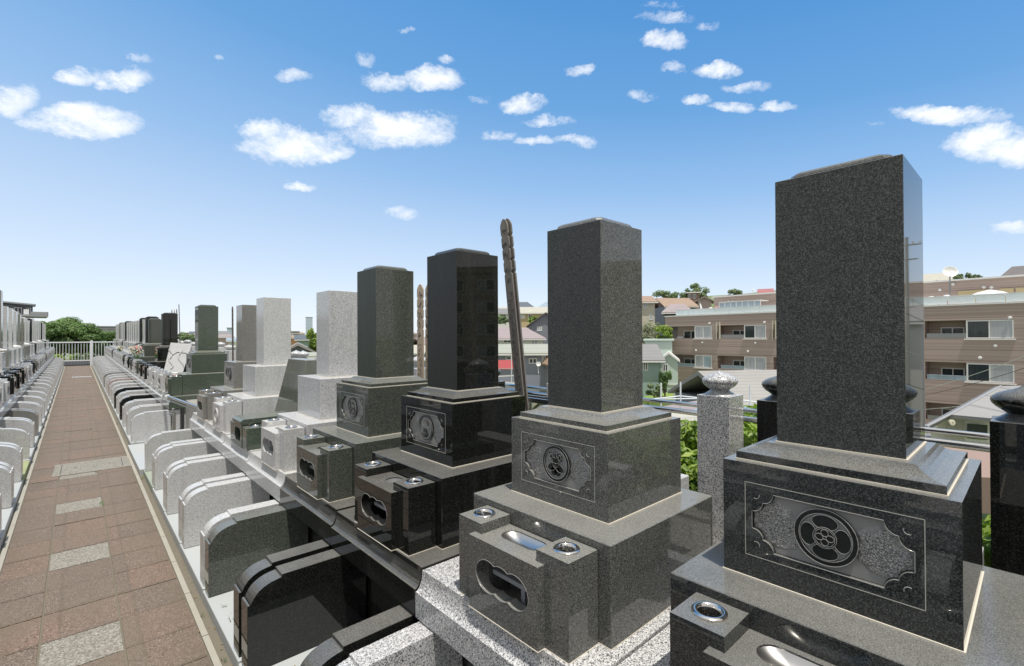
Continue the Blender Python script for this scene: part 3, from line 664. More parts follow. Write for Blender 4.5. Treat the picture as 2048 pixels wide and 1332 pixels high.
def incense(side, y, stone, lab, hole='lobed', dish='long', dz=0, shift=0, group=None, wide=False, X=1.25, dishmat='brushed_steel'):
    loc, rz = place(X, y, BT+dz, side, shift)
    t_ = thing('incense_stand', lab, 'incense stand', loc, rz, group)
    part('sealant_line', 'iseal', lambda bm: (box(bm, -.107, .078, -.192, .192, 0, .003), box(bm, -.0745, .079, -.3005, .3005, 0, .0029)), 'sealant', t_)
    def pil(bm):
        box(bm, -.0725, .08, -.0735, .0735, .001, .218)
        plate(bm, [(-.0725, -.0735), (.08, -.0735), (.08, .0735), (-.0725, .0735)], circ(.031, 24), MZ, .324, .218, back=False)
    def ringf(bm):
        lathe(bm, [(.0465, .0005), (.046, .005), (.042, .0085), (.037, .009), (.032, .006), (.0295, 0), (.0285, -.03), (.0275, -.10), (.001, -.10)], (0, 0, 0), 28)
    for sy in (-1, 1):
        p = part('vase_pillar', 'pil', pil, stone, t_, (0, sy*.225, 0))
        part('vase_ring', 'vring', ringf, 'chrome', p, (.003, 0, .324), smooth=True)
    def body(bm):
        a = .1905
        out = [(-a, 0.001), (a, 0.001), (a, .284), (-a, .284)]
        if hole == 'lobed': plate(bm, out, [(u, v+.157) for u, v in dense_ends()], MX, -.105, -.06)
        else: box(bm, -.105, -.06, -a, a, .001, .284)
        hs_ = {'long': stadium(.062, .044), 'round': circ(.046, 26)}[dish]
        hs_ = [(u+.012, v) for u, v in hs_]
        plate(bm, [(-.06, -.151), (.079, -.151), (.079, .151), (-.06, .151)], hs_, MZ, .284, .255)
        box(bm, -.06, .079, -.151, -.12, .001, .255); box(bm, -.06, .079, .12, .151, .001, .255); box(bm, .05, .079, -.12, .12, .001, .255); box(bm, -.06, .05, -.12, .12, .001, .04)
    bx = part('incense_box', 'ibox'+hole+dish, body, stone, t_)
    if hole == 'lobed':
        part('incense_shelf', 'ishelf', lambda bm: (box(bm, -.045, -.012, -.115, .115, .135, .152, .001), box(bm, -.04, -.02, -.06, -.04, .04, .135)), 'shelf_stone', bx)
        part('opening_rim', 'orim', lambda bm: tube(bm, [(-.1052, u, v+.157) for u, v in dense_ends()], .0011, True, 5), 'highlight_edge', bx, smooth=True)
    else:
        part('ring_relief', 'rrel', lambda bm: (plate(bm, circ(.085, 36, (0, .155)), circ(.066, 36, (0, .155)), MX, -.113, -.105), disc(bm, 0, .155, .035, .02, .6, -.111, -.105)), stone, bx)
    def dishf(bm):
        hs_ = {'long': stadium(.062, .044), 'round': circ(.046, 26)}[dish]; n = len(hs_)
        rings = []
        dp = .028 if dish == 'long' else .05
        for f in (1, .93, .8, .6, .35, .05): rings.append([bm.verts.new((u*f+.012, v*f, .279-dp*(1-f**3))) for u, v in hs_])
        for A, B in zip(rings, rings[1:]):
            for k in range(n): bm.faces.new((A[k], A[(k+1) % n], B[(k+1) % n], B[k]))
        bm.faces.new(rings[-1])
    part('offering_dish', 'dish'+dish, dishf, dishmat, bx, smooth=True)
    return t_
def post(X, y, z0, z1, stone, lab, w=.0875, group=None):
    t_ = thing('gate_post', lab, 'stone post', (X+w, y, z0), 0, group); h = z1-z0
    part('post_shaft', 'ps%g_%g' % (w, round(h, 3)), lambda bm: box(bm, -w, w, -w, w, 0, h, .002), stone, t_)
    k = w/.0875
    part('onion_finial', 'onion%g' % w, lambda bm: lathe(bm, [(r*k, z*k) for r, z in [(.080, 0), (.078, .003), (.064, .012), (.050, .022), (.047, .027), (.056, .034), (.074, .047), (.087, .062), (.091, .074), (.087, .086), (.072, .099), (.050, .109), (.030, .116), (.014, .123), (.004, .131), (.0005, .134)]], n=30, cap0=True), stone, t_, (0, 0, h), smooth=True)
    return t_

# ------------------------------------------------------------------ western style stones
def western(side, y, lab, stone, h=.42, w=.31, lean=.16, d=.12, X=1.72, shift=0, group=None, base=None, relief=False, dz=0, pedestal=.351):
    loc, rz = place(X, y, BT+dz, side, shift)
    t_ = thing('gravestone', lab, 'gravestone', loc, rz, group)
    part('lower_base', 'wlow%g' % pedestal, lambda bm: box(bm, -.36, .33, -.40, .40, 0, pedestal, .0025), base or stone, t_)
    def fn(bm):
        prof = [(-.22, 0), (.20, 0), (.20, .05), (-.02+lean+d, h), (-.02+lean, h)]
        for k in range(1, 6):
            f = k/6; prof.append((-.02+lean-(lean+.20)*f**.8*.98, h*(1-f)))
        prism(bm, prof, MY, -w, w)
        bmesh.ops.bevel(bm, geom=list(bm.edges), offset=.003, segments=1, affect='EDGES')
    part('sloped_stone', 'wst%g%g%g%g' % (h, w, lean, d), fn, stone, t_, (0, 0, pedestal+.0005))
    return t_
def slanted_book(side, y, lab, group=None):
    loc, rz = place(1.48, y, BT, side); t_ = thing('gravestone', lab, 'gravestone', loc, rz, group)
    part('lower_base', 'sblow', lambda bm: box(bm, -.22, .42, -.10, .50, 0, .20, .003), 'white_granite', t_)
    def fn(bm):
        prism(bm, [(-.16, 0), (.17, -.0), (.37, .62), (.0, .66)], lambda u, v, a: (u, a+v*.35, v), 0, .07)
        bmesh.ops.bevel(bm, geom=list(bm.edges), offset=.004, segments=1, affect='EDGES')
    part('slanted_panel', 'sbpan', fn, 'white_granite', t_, (0, 0, .2005))
    F_ = lambda u, v: (u, v*.35-.006, v)
    def rel(bm):
        tube(bm, [F_(-.02+.03*math.sin(k*1.3), .12+.40*k/8) for k in range(9)], .016, False, 6)
        tube(bm, [F_(.16+.05*math.cos(k*.9), .14+.36*k/6) for k in range(7)], .013, False, 6)
        tube(bm, [F_(.0, .40), F_(.10, .47), F_(.26, .44)], .012, False, 6)
    part('carved_relief', 'sbrel', rel, 'white_granite', t_, (0, 0, .2005), smooth=True)
    part('support_block', 'sbsup', lambda bm: box(bm, .10, .26, .12, .30, 0, .34), 'dark_grey_granite', t_, (0.02, .1, .2005))
    return t_

# ------------------------------------------------------------------ right-hand row
CN = {'dark_grey_granite': 'dark grey', 'olive_grey_granite': 'olive grey', 'black_granite': 'black', 'green_granite': 'dark green', 'deep_green_granite': 'green',
      'taupe_granite': 'taupe grey', 'pale_granite': 'pale grey', 'white_granite': 'whitish', 'salt_granite': 'speckled white', 'pink_granite': 'pinkish'}
P0, PL = .93, .965
near = {  # lot: (beam, riser, floor, near wall, far wall)
 -3: ('pale_granite','pale_granite','floor_granite','pale_granite','pale_granite'),
 -2: ('pale_granite','pale_granite','floor_granite','pale_granite','pale_granite'),
 -1: ('salt_granite','dark_grey_granite','floor_granite','dark_grey_granite','dark_grey_granite'),
 0: ('salt_granite','dark_grey_granite','floor_granite','salt_granite','salt_granite'),
 1: ('black_granite','black_granite','floor_granite','black_granite','black_granite'),
 2: ('black_granite','black_granite','floor_granite','black_granite','green_granite'),
 3: ('white_granite','dark_grey_granite','floor_granite','white_granite','white_granite'),
 4: ('white_granite','taupe_granite','floor_granite','white_granite','white_granite'),
 5: ('white_granite','taupe_granite','floor_granite','white_granite','white_granite'),
 6: ('white_granite','taupe_granite','green_floor','white_granite','white_granite')}
who = {-3: 'two plots nearer than the tallest gravestone', -2: 'next to the nearest plot', -1: 'under the biggest dark gravestone', 0: 'under the olive grey gravestone', 1: 'under the polished black gravestone', 2: 'under the dark green gravestone',
       3: 'under the nearer pale grey pillar', 4: 'under the sloped green gravestone', 5: 'under the farther whitish pillar', 6: 'under the taupe gravestone'}
for k, (bm_, ri, fl, w1, w2) in near.items():
    y0 = P0+PL*k; y1 = y0+PL
    curb(1, y0, y1, bm_, ri, fl, '%s granite plot slab and front kerb %s' % (CN[bm_], who[k]), 'plot kerbs right of the path')
    pwall(1, y0+.088, w1, '%s round-shouldered partition wall on the near side of the plot %s' % (CN[w1], who[k].replace('under', 'with')), 'partition walls right of the path')
    pwall(1, y1-.085, w2, '%s round-shouldered partition wall on the far side of the plot %s' % (CN[w2], who[k].replace('under', 'with')), 'partition walls right of the path')
GR = 'gravestones right of the path'
gravestone(1, .389, 'biggest and nearest dark grey gravestone with a four-petal crest at the right edge', stone='dark_grey_granite', crestk='mokko', group=GR)
gravestone(1, 1.362, 'olive grey speckled gravestone with a leaf crest, second from the right', stone='olive_grey_granite', top='olive_grey_granite', crestk='leaf', group=GR, w=.152)
gravestone(1, 2.372, 'polished black gravestone with a fan-like crest, third from the right', stone='black_granite', crestk='fan', group=GR)
gravestone(1, 3.362, 'dark green gravestone with a wreath crest, between the black and the pale pillars', stone='green_granite', crestk='wreath', group=GR)
gravestone(1, 4.235, 'pale grey flat-topped pillar gravestone beside the dark green one', stone='pale_granite', style='plain', hs=.745, w=.147, group=GR)
loc, rz = place(1.70, 5.10, BT, 1)
t_ = thing('gravestone', 'tapered olive green gravestone standing between the two pale pillars', 'gravestone', loc, rz, GR)
part('lower_base', None, lambda bm: box(bm, -.36, .33, -.40, .50, 0, .20, .0025), 'deep_green_granite', t_)
def tapered(bm):
    v = [bm.verts.new(p) for p in ((-.12, -.40, 0), (-.12, .46, 0), (.14, .46, 0), (.14, -.40, 0), (-.04, -.28, .60), (-.04, .24, .60), (.10, .24, .60), (.10, -.28, .60))]
    for f in ((0, 1, 2, 3), (4, 5, 6, 7), (0, 1, 5, 4), (1, 2, 6, 5), (2, 3, 7, 6), (3, 0, 4, 7)): bm.faces.new([v[k] for k in f])
    bmesh.ops.bevel(bm, geom=list(bm.edges), offset=.004, segments=1, affect='EDGES')
part('tapered_stone', None, tapered, 'olive_pale_granite', t_, (0, 0, .2005))
gravestone(1, 6.165, 'whitish flat-topped pillar gravestone, farther of the two pale pillars', stone='white_granite', style='plain', hs=.79, w=.15, group=GR)
gravestone(1, 7.14, 'taupe grey flat-topped gravestone with a round crest next to the aisle', stone='taupe_granite', style='plain', hs=.745, w=.15, crestk='wreath', group=GR)
gravestone(1, -.576, 'pale gravestone nearer than the biggest dark one', stone='white_granite', group=GR)
gravestone(1, -1.541, 'pale grey gravestone two plots nearer than the biggest dark one', stone='pale_granite', style='plain', group=GR)
GI = 'incense stands right of the path'
incense(1, .377, 'dark_grey_granite', 'dark grey incense stand with one steel vase ring at the bottom right corner', group=GI, X=1.258)
incense(1, 1.327, 'olive_grey_granite', 'olive grey incense stand with lobed opening on the speckled white slab', group=GI)
incense(1, 2.335, 'black_granite', 'black incense stand with a round dish hole before the polished black gravestone', dish='round', group=GI, dishmat='honed_grey')
incense(1, 3.31, 'green_granite', 'dark green incense stand with a pale dish before the dark green gravestone', dish='round', group=GI, dishmat='brushed_steel')
incense(1, 4.19, 'white_granite', 'pale speckled incense stand before the pale grey pillar gravestone', group=GI)
incense(1, 6.12, 'white_granite', 'pale incense stand with a round relief before the farther pale pillar', hole='ring', group=GI)
incense(1, 7.06, 'taupe_granite', 'taupe incense stand beside the chrome handrail', group=GI)
# wide green stand of the sloped grave
loc, rz = place(1.25, 5.13, BT, 1)
t_ = thing('incense_stand', 'wide green incense stand with a deep sloping roof slab before the sloped gravestone', 'incense stand', loc, rz, GI)
def wide(bm):
    plate(bm, [(-.15, 0), (.15, 0), (.15, .215), (-.15, .215)], [(u*.72, v*1.1+.11) for u, v in dense_ends()], MX, -.115, -.08)
    box(bm, -.08, .16, -.15, -.125, 0, .215); box(bm, -.08, .16, .125, .15, 0, .215); box(bm, .12, .16, -.125, .125, 0, .215); box(bm, -.08, .12, -.125, .125, 0, .03)
part('incense_box', 'widebox', wide, 'deep_green_granite', t_)
part('roof_slab', 'wideroof', lambda bm: prism(bm, [(-.125, .216), (.36, .225), (.36, .262), (-.10, .262), (-.125, .245)], MY, -.155, .155), 'deep_green_granite', t_)
for s in (-1, 1):
    p = part('vase_pillar', 'widepil%d' % s, lambda bm: box(bm, -.11, .25, -.075, .075, 0, .20, .003), 'deep_green_granite', t_, (0, s*.232, 0))
    part('vase_ring', 'vring', lambda bm: None, 'chrome', p, (-.02, 0, .20), smooth=True)

# plots beyond the aisle
A0, AL = 9.62, .948
far_st = {0: 'deep_green_granite', 5: 'black_granite', 8: 'green_granite', 9: 'black_granite', 10: 'white_granite', 11: 'black_granite', 18: 'black_granite', 22: 'taupe_granite'}
darkw = {2: 'black_granite', 4: 'black_granite', 7: 'pink_granite', 10: 'taupe_granite'}
for j in range(26):
    y0 = A0+AL*j; y1 = y0+AL; yc = (y0+y1)/2; st = far_st.get(j, random.choice(['pale_granite', 'white_granite', 'white_granite', 'pale_granite']))
    bm_ = 'deep_green_granite' if j == 0 else 'white_granite' if j % 5 else 'pale_granite'
    od = ORD[j]
    curb(1, y0, y1, bm_, 'taupe_granite' if j % 3 else 'dark_grey_granite', 'floor_granite', '%s granite plot kerb, %s plot beyond the aisle on the right' % (CN[bm_], od), 'plot kerbs right of the path')
    w1 = 'white_granite' if j % 4 else 'pale_granite'; w2 = darkw.get(j, 'pale_granite' if j % 3 else 'white_granite')
    if j > 0: w1 = darkw.get(j-1, w1) if j % 2 == 0 and j-1 in darkw else w1
    pwall(1, y0+.086, w1, '%s partition wall, near side of the %s plot beyond the aisle on the right' % (CN[w1], od), 'partition walls right of the path')
    pwall(1, y1-.083, w2, '%s partition wall, far side of the %s plot beyond the aisle on the right' % (CN[w2], od), 'partition walls right of the path')
    lab = '%s gravestone on the %s plot beyond the aisle on the right' % (CN[st], od)
    if j == 0: gravestone(1, yc-.0+.06, 'green gravestone with a rounded cap standing alone just beyond the aisle', stone=st, crestk='wreath', group=GR)
    elif j == 1: western(1, yc, 'low dark gravestone hidden behind the lone green one', 'dark_grey_granite', h=.22, w=.2, lean=.05, group=GR, pedestal=.12)
    elif j == 2: slanted_book(1, yc+.1, 'white slanted panel gravestone with a carved relief, left of the lone green gravestone', GR)
    elif j == 3: western(1, yc, 'low whitish bench-like gravestone behind the slanted white panel', 'white_granite', h=.18, w=.3, lean=.04, group=GR, pedestal=.16)
    elif j == 4: western(1, yc, 'low black western gravestone in front of the black pillar', 'black_granite', h=.20, w=.3, lean=.06, group=GR, pedestal=.10)
    elif j == 6: western(1, yc, 'low green gravestone beside the flower bouquet', 'deep_green_granite', h=.22, w=.26, lean=.05, group=GR, pedestal=.14)
    elif j == 7: western(1, yc, 'low dark green sloped gravestone behind the flower bouquet', 'green_granite', h=.20, w=.3, lean=.08, group=GR, pedestal=.10)
    else: gravestone(1, yc+(.24 if j == 8 else 0), lab, stone=st, style='std' if st in ('black_granite', 'green_granite', 'taupe_granite') else 'plain', hs=.80 if j != 8 else .72, group=GR)
    ist = {0: 'deep_green_granite', 4: 'black_granite', 5: 'black_granite', 6: 'deep_green_granite', 3: 'white_granite'}.get(j, st if st != 'taupe_granite' else 'pale_granite')
    incense(1, yc-.03, ist, '%s incense stand on the %s plot beyond the aisle on the right' % (CN[ist], od), hole='ring' if j == 0 else 'lobed', group=GI, X=1.25)

# ------------------------------------------------------------------ left-hand row
B0, BL = 7.03, 1.12
left_st = {4: 'taupe_granite', 6: 'taupe_granite', 10: 'taupe_granite', 11: 'taupe_granite', 14: 'black_granite', 17: 'white_granite', 20: 'black_granite'}
GL = 'gravestones left of the path'
for j in range(-9, 24):
    y0 = B0+BL*j; y1 = y0+BL; yc = (y0+y1)/2; st = left_st.get(j, random.choice(['pale_granite', 'white_granite', 'white_granite']))
    ps = ('%s plot left of the path counted from the camera' % ORD[j+9])
    dark = j in (5, 7); bm_ = 'black_granite' if dark else 'white_granite'
    curb(-1, y0, y1, bm_, 'taupe_granite', 'floor_granite' if j != 1 else 'moss', '%s plot kerb and slab, %s' % (CN[bm_], ps), 'plot kerbs left of the path')
    w1 = {4: 'taupe_granite', 8: 'taupe_granite', 12: 'dark_grey_granite'}.get(j, 'white_granite'); w2 = {3: 'taupe_granite', 11: 'pale_granite'}.get(j, 'white_granite')
    pwall(-1, y0+.084, w1, '%s partition wall, near side of the %s' % (CN[w1], ps), 'partition walls left of the path')
    if j != 1: pwall(-1, y1-.084, w2, '%s partition wall, far side of the %s' % (CN[w2], ps), 'partition walls left of the path')
    hh = .78+(.40 if j == 6 else .17 if j in (5, 7, 8) else .08 if j in (9, 10) else random.uniform(-.02, .03))
    gravestone(-1, yc, '%s gravestone on the %s' % (CN[st], ps), stone=st, style='std' if j % 3 == 0 or st == 'black_granite' else 'plain', hs=round(hh, 2), group=GL, shift=.30, lowx=-.29)
    ist = 'black_granite' if j in (4, 5, 6, 9) else ('taupe_granite' if j in (10, 15) else 'white_granite')
    incense(-1, yc, ist, '%s incense stand on the %s' % (CN[ist], ps), group='incense stands left of the path', shift=.186)

# ------------------------------------------------------------------ small things on the graves
def bouquet(x, y, z, lab, n=46, s=1.0, cols=('flower_white', 'flower_pink', 'flower_orange')):
    t_ = thing('flower_bouquet', lab, 'flowers', (x, y, z), 0, 'flower offerings'); rnd = random.Random(int(y*100))
    def stems(bm):
        for k in range(16):
            a = rnd.uniform(0, 6.28); r = rnd.uniform(.03, .12)*s; tube(bm, [(0, 0, -.05), (r*.4*math.cos(a), r*.4*math.sin(a), .12*s), (r*math.cos(a), r*math.sin(a), rnd.uniform(.18, .3)*s)], .004, False, 4)
        for k in range(60):
            a = rnd.uniform(0, 6.28); r = rnd.uniform(.02, .13)*s; z_ = rnd.uniform(.05, .28)*s; c = Vector((r*math.cos(a), r*math.sin(a), z_)); q = Vector((rnd.uniform(-1, 1), rnd.uniform(-1, 1), rnd.uniform(-1, 1))).normalized()*.03; p = q.cross(Vector((.3, .5, .8))).normalized()*.012
            bm.faces.new([bm.verts.new(c+v) for v in (-q, p, q, -p)])
    part('stems', None, stems, 'stem_green', t_)
    for ci, m_ in enumerate(cols):
        def fl(bm):
            for k in range(n//3):
                a = rnd.uniform(0, 6.28); r = rnd.uniform(.0, .14)*s; z_ = (.30-r*.6/s*.6+rnd.uniform(-.10, .04))*s
                bmesh.ops.create_icosphere(bm, subdivisions=1, radius=rnd.uniform(.012, .022)*s, matrix=Matrix.Translation((r*math.cos(a), r*math.sin(a), z_)))
        part('blossom', None, fl, m_, t_)
    return t_
for (x, y, lab, s_, c_) in ((1.26, 17.1, 'tall bouquet of white, cream and pink flowers standing on the right row', 1.25, ('flower_white', 'flower_cream', 'flower_pink')), (1.27, 24.2, 'small far bouquet of pale flowers near the brown pot', .8, ('flower_white', 'flower_cream', 'flower_white'))):
    bouquet(x, y, BT+rise(y)+.28, lab, s=s_, n=54, cols=c_)
def cup(x, y, z, lab, a, b, r=.035, h=.075):
    t_ = thing('offering_cup', lab, 'cup', (x, y, z), 0, 'cups left as offerings')
    part('cup_body', None, lambda bm: lathe(bm, [(r*.85, 0), (r, h*.55)], n=18, cap0=True), a, t_)
    part('cup_top', None, lambda bm: lathe(bm, [(r, h*.55), (r*1.02, h), (r*.9, h+.003)], n=18, cap1=True), b, t_)
cup(1.26, 9.97, BT+rise(9.9)+.285, 'red and white cup on the green incense stand beyond the aisle', 'red_plastic', 'white_paint', .05, .10)
cup(1.24, 10.17, BT+rise(9.9)+.285, 'small white dish next to the red cup', 'white_paint', 'white_paint', .04, .03)
t_ = thing('flower_pot', 'brown flower pot standing far along the right row', 'flower pot', (1.24, 22.6, BT+rise(22.6)+.005)); part('pot', None, lambda bm: lathe(bm, [(.05, 0), (.075, .16), (.085, .165), (.085, .19), (.07, .19), (.06, .15)], n=20, cap0=True, cap1=True), 'brown_pot', t_)

# wooden grave tablets ----------------------------------------------------
def tablet_fn(h, w, seed, strokes=True):
    def fn(bm):
        half = []
        # five-stage pagoda outline at the head
        top = h; n = [0, .055, .11, .165, .22]
        half = [(w*.5, 0), (w*.5, top-.40)]
        z = top-.40
        for k in range(4):
            half += [(w*.5, z), (w*.40, z+.008), (w*.40, z+.014), (w*.5, z+.030), (w*.5, z+.085)]; z += .087
        half += [(w*.44, z+.015), (w*.22, z+.042), (0, z+.052)]
        pts = half+[(-u, v) for u, v in half[-2::-1]]
        out = []
        for p in pts:
            if not out or abs(p[0]-out[-1][0])+abs(p[1]-out[-1][1]) > 1e-5: out.append(p)
        prism(bm, out, MX, -.006, .006)
    return fn
def strokes_fn(h, w, seed):
    def fn(bm):
        rnd = random.Random(seed); z = h-.10
        while z > h*.18:
            big = z > h-.46; s = .020 if big else .013
            for k in range(5 if big else 4):
                a = rnd.uniform(0, 3.14); cy = rnd.uniform(-.4, .4)*w*.6; cz = z+rnd.uniform(-s, s)
                l = rnd.uniform(.5, 1.1)*s; q = Vector((0, math.cos(a), math.sin(a)))*l; p = Vector((0, -math.sin(a), math.cos(a)))*rnd.uniform(.10, .24)*s
                c = Vector((-.0068, cy, cz)); bm.faces.new([bm.verts.new(c+v) for v in (-q-p*.4, q-p, q+p, -q+p*.6)])
            z -= .087 if big else .042
    return fn
def tablet(x, y, z, h, w, lab, m_='weathered_wood', lx=0, ly=0, rz=0, seed=1):
    t_ = thing('grave_tablet', lab, 'wooden tablet', (x, y, z), 0, 'tall wooden grave tablets'); t_.rotation_euler = (lx, ly, rz)
    part('board', None, tablet_fn(h, w, seed), m_, t_)
    part('brush_writing', None, strokes_fn(h, w, seed), 'ink', t_)
    return t_
tablet(2.27, 2.335, .78, 1.86, .074, 'front one of two leaning grey wooden tablets behind the olive grey gravestone', 'weathered_wood', R(-6.2), R(-1), R(2), 3)
tablet(2.292, 2.325, .78, 1.865, .074, 'rear one of two leaning grey wooden tablets behind the olive grey gravestone', 'weathered_wood', R(-6.1), R(-1), R(2), 4)
tablet(2.22, 3.625, .80, 1.46, .078, 'left of the two upright pale wooden tablets right of the dark green gravestone', 'pale_wood', 0, 0, R(8), 5)
tablet(2.26, 3.555, .80, 1.46, .078, 'right of the two upright pale wooden tablets, half behind the black gravestone', 'pale_wood', 0, 0, R(8), 6)
tablet(2.25, 10.5, .85, 1.56, .09, 'dark leaning wooden tablet left of the taupe gravestone', 'dark_wood', R(-2), 0, 0, 7)
for i_, yy in enumerate((18.15, 17.85, 17.6)): tablet(2.2+.03*i_, yy, 1.0, 1.68, .11, ('left', 'middle', 'right')[i_]+' one of the three brown tablets above the black pillar beyond the aisle', 'dark_wood' if i_ != 1 else 'pale_wood', R(1-i_), 0, 0, 20+i_)
tablet(2.2, 7.02, .85, 1.22, .08, 'pale brown wooden tablet just right of the farther whitish pillar', 'pale_wood', 0, 0, 0, 8)
t_ = thing('thin_pole', 'thin dark pole leaning above the slanted white gravestone', 'pole', (2.4, 17.9, .95)); part('pole_shaft', None, lambda bm: tube(bm, [(0, 0, 0), (-.02, .22, 1.9)], .012, False, 6), 'dark_wall', t_)
def rack(y, lab):
    t_ = thing('tablet_rack', lab, 'tablet rack', (2.3, y, .75), 0, 'tablet racks behind the graves')
    part('rack_bar', None, lambda bm: (box(bm, -.012, .012, -.3, .3, .60, .63), box(bm, .09, .11, -.3, .3, .60, .63)), 'grey_metal', t_)
    for s in (-1, 1): part('rack_post', None, lambda bm: box(bm, -.015, .11, s*.3-.012, s*.3+.012, 0, .63), 'grey_metal', t_)
rack(2.45, 'grey metal tablet rack behind the polished black gravestone')

# back row: gate posts with onion finials, rail, kerb, bushes ------------------
GP = 'stone posts with onion tops'
post(2.5, 1.167, .35, 1.479, 'salt_granite', 'tall speckled white stone post with an onion top between the two nearest gravestones', group=GP)
post(2.5, .857, .35, 1.479, 'black_granite', 'black stone post with an onion top half hidden by the biggest gravestone', group=GP)
post(2.5, .037, .35, 1.479, 'black_granite', 'black stone post with an onion top at the right edge of the picture', group=GP)
post(2.5, -.273, .35, 1.479, 'black_granite', 'black stone post outside the right edge', group=GP)
n_ = 0
for k in range(1, 28):
    b = 1.01+1.13*k
    for s in (-1, 1):
        st = 'black_granite' if k in (2,) else ('white_granite' if k % 3 else 'pale_granite')
        post(2.5, b+s*.155, .35+rise(b), 1.455+rise(b)+(0 if k % 2 else -.05), st, '%s onion-topped post, %s of the %s pair along the back row' % (CN[st], 'near one' if s < 0 else 'far one', ORD[k-1]), group=GP)
def pipe(name, pts, r, lab, cat='handrail', group=None, brk=()):
    t_ = thing(name, lab, cat, pts[0], 0, group); o = Vector(pts[0])
    part('rail_pipe', None, lambda bm: tube(bm, [Vector(p)-o for p in pts], r, False, 12), 'chrome', t_, smooth=True)
    return t_
hr = thing('handrail', 'double chrome handrail running behind the nearest gravestones', 'handrail', (2.75, -3, .35))
for (dx, z_, r_i) in ((0, 1.335, .0165), (.03, 1.378, .013)):
    part('rail_pipe', None, lambda bm: tube(bm, [(dx, 0, z_-.35), (dx, 5.9, z_-.35), (dx+.03, 6.3, z_-.355), (dx+.4, 6.9, z_-.40)], r_i, False, 12), 'chrome', hr, smooth=True)
for k in range(9): part('rail_clip', 'clip', lambda bm: box(bm, -.008, .036, -.02, .02, 0, .034), 'chrome', hr, (0, .55+k*.62, 1.345-.35))
for k in range(4): part('rail_post', 'rpost', lambda bm: tube(bm, [(0, 0, -.3), (0, 0, .97)], .014, False, 10), 'chrome', hr, (0.0, .1+k*1.9, 0), smooth=True)
# aisle rail and bollard
hr2 = thing('handrail', 'short chrome hand rail bending down beside the open aisle', 'handrail', (1.2, 9.0, 0))
pA, pB = Vector((1.16, 8.95, 1.8-.93)), Vector((1.30, 7.70, 1.8-.955))
part('rail_pipe', None, lambda bm: tube(bm, [(-.14, .60, .81), (-.16, .25, .845), (-.165, .08, .895), (-.155, -.02, .905), (-.12, -.25, .892), (.045, -1.4, .85), (.07, -1.6, .84)], .021, False, 12), 'chrome', hr2, smooth=True)
part('rail_elbow', None, lambda bm: tube(bm, [(-.162, .17, .86), (-.166, .09, .893), (-.158, .0, .906)], .030, False, 12), 'white_metal', hr2, smooth=True)
part('rail_pipe', None, lambda bm: tube(bm, [(-.15, .02, .87), (-.13, -.2, .845), (.03, -1.3, .80)], .010, False, 8), 'brushed_steel', hr2, smooth=True)
bl = thing('bollard', 'short polished steel bollard standing in the aisle', 'bollard', (1.10, 8.93, .12))
part('bollard_post', None, lambda bm: lathe(bm, [(.034, 0), (.034, .50), (.044, .505), (.044, .52), (.020, .525), (.018, .56), (.024, .575), (.018, .60), (.002, .61)], n=20, cap0=True), 'chrome', bl, smooth=True)
struct(part('aisle_floor', None, lambda bm: box(bm, .60, 2.6, 7.70, 9.61, -.1, .125), 'floor_granite'))
tag(part('back_kerb', None, lambda bm: box(bm, 2.26, 2.42, 1.26, 1.95, .4, 1.055, .004), 'white_granite'), 'white stone kerb block left of the speckled white post', 'kerb')
tag(part('back_kerb', None, lambda bm: box(bm, 2.26, 2.36, .135, .62, .4, 1.055, .004), 'white_granite'), 'white stone kerb block beside the right-hand black post', 'kerb')
rw = tag(part('retaining_wall', None, lambda bm: box(bm, 3.6, 3.75, -8, 35.2, -3, .60, .01), 'concrete'), 'concrete retaining wall below the bushes behind the graves', 'wall')

# ------------------------------------------------------------------ foliage
plain('dry_leaf', (.24,.17,.08), .7, var=.3, vs=30)
def litter(bm):
    rnd = random.Random(5)
    for k in range(420):
        y = rnd.uniform(2.6, 24)**1.0; side = rnd.random()
        if side < .5: x = rnd.uniform(.588, .633); z = -.004
        elif side < .8: x = rnd.uniform(-.47, -.452); z = -.004
        elif side < .93: x = rnd.choice([rnd.uniform(.40, .555), rnd.uniform(-.41, -.3)]); z = .003
        else: x = rnd.uniform(.66, 1.25); z = .073; 
        s = rnd.uniform(.004, .011); a = rnd.uniform(0, 6.28); c = Vector((x, y, z+rise(y)+.004)); p = Vector((math.cos(a), math.sin(a), rnd.uniform(-.2, .3)))*s; q = Vector((-math.sin(a), math.cos(a), .2))*s*.5
        bm.faces.new([bm.verts.new(c+v) for v in (-p, q, p, -q)])
litt = part('fallen_leaves', None, litter, 'dry_leaf'); litt['kind'] = 'stuff'; litt['label'] = 'dry leaves scattered in the gutters'
def weeds(bm):
    rnd = random.Random(8)
    for k in range(70):
        y = rnd.uniform(3, 26); x, z = rnd.choice([(.60, 0), (-.462, 0), (.70, .07), (-.52, .07)]) if rnd.random() < .9 else (.2, 0)
        for j in range(6):
            a = rnd.uniform(0, 6.28); h = rnd.uniform(.012, .04); c = Vector((x+rnd.uniform(-.012, .012), y+rnd.uniform(-.02, .02), z+rise(y))); w = Vector((math.cos(a), math.sin(a), 0))
            bm.faces.new([bm.verts.new(v) for v in (c-w*.003, c+w*.003, c+Vector((math.cos(a+1)*h*.5, math.sin(a+1)*h*.5, h)))])
wd = part('weeds', None, weeds, 'stem_green'); wd['kind'] = 'stuff'; wd['label'] = 'small weeds in the joints beside the path'
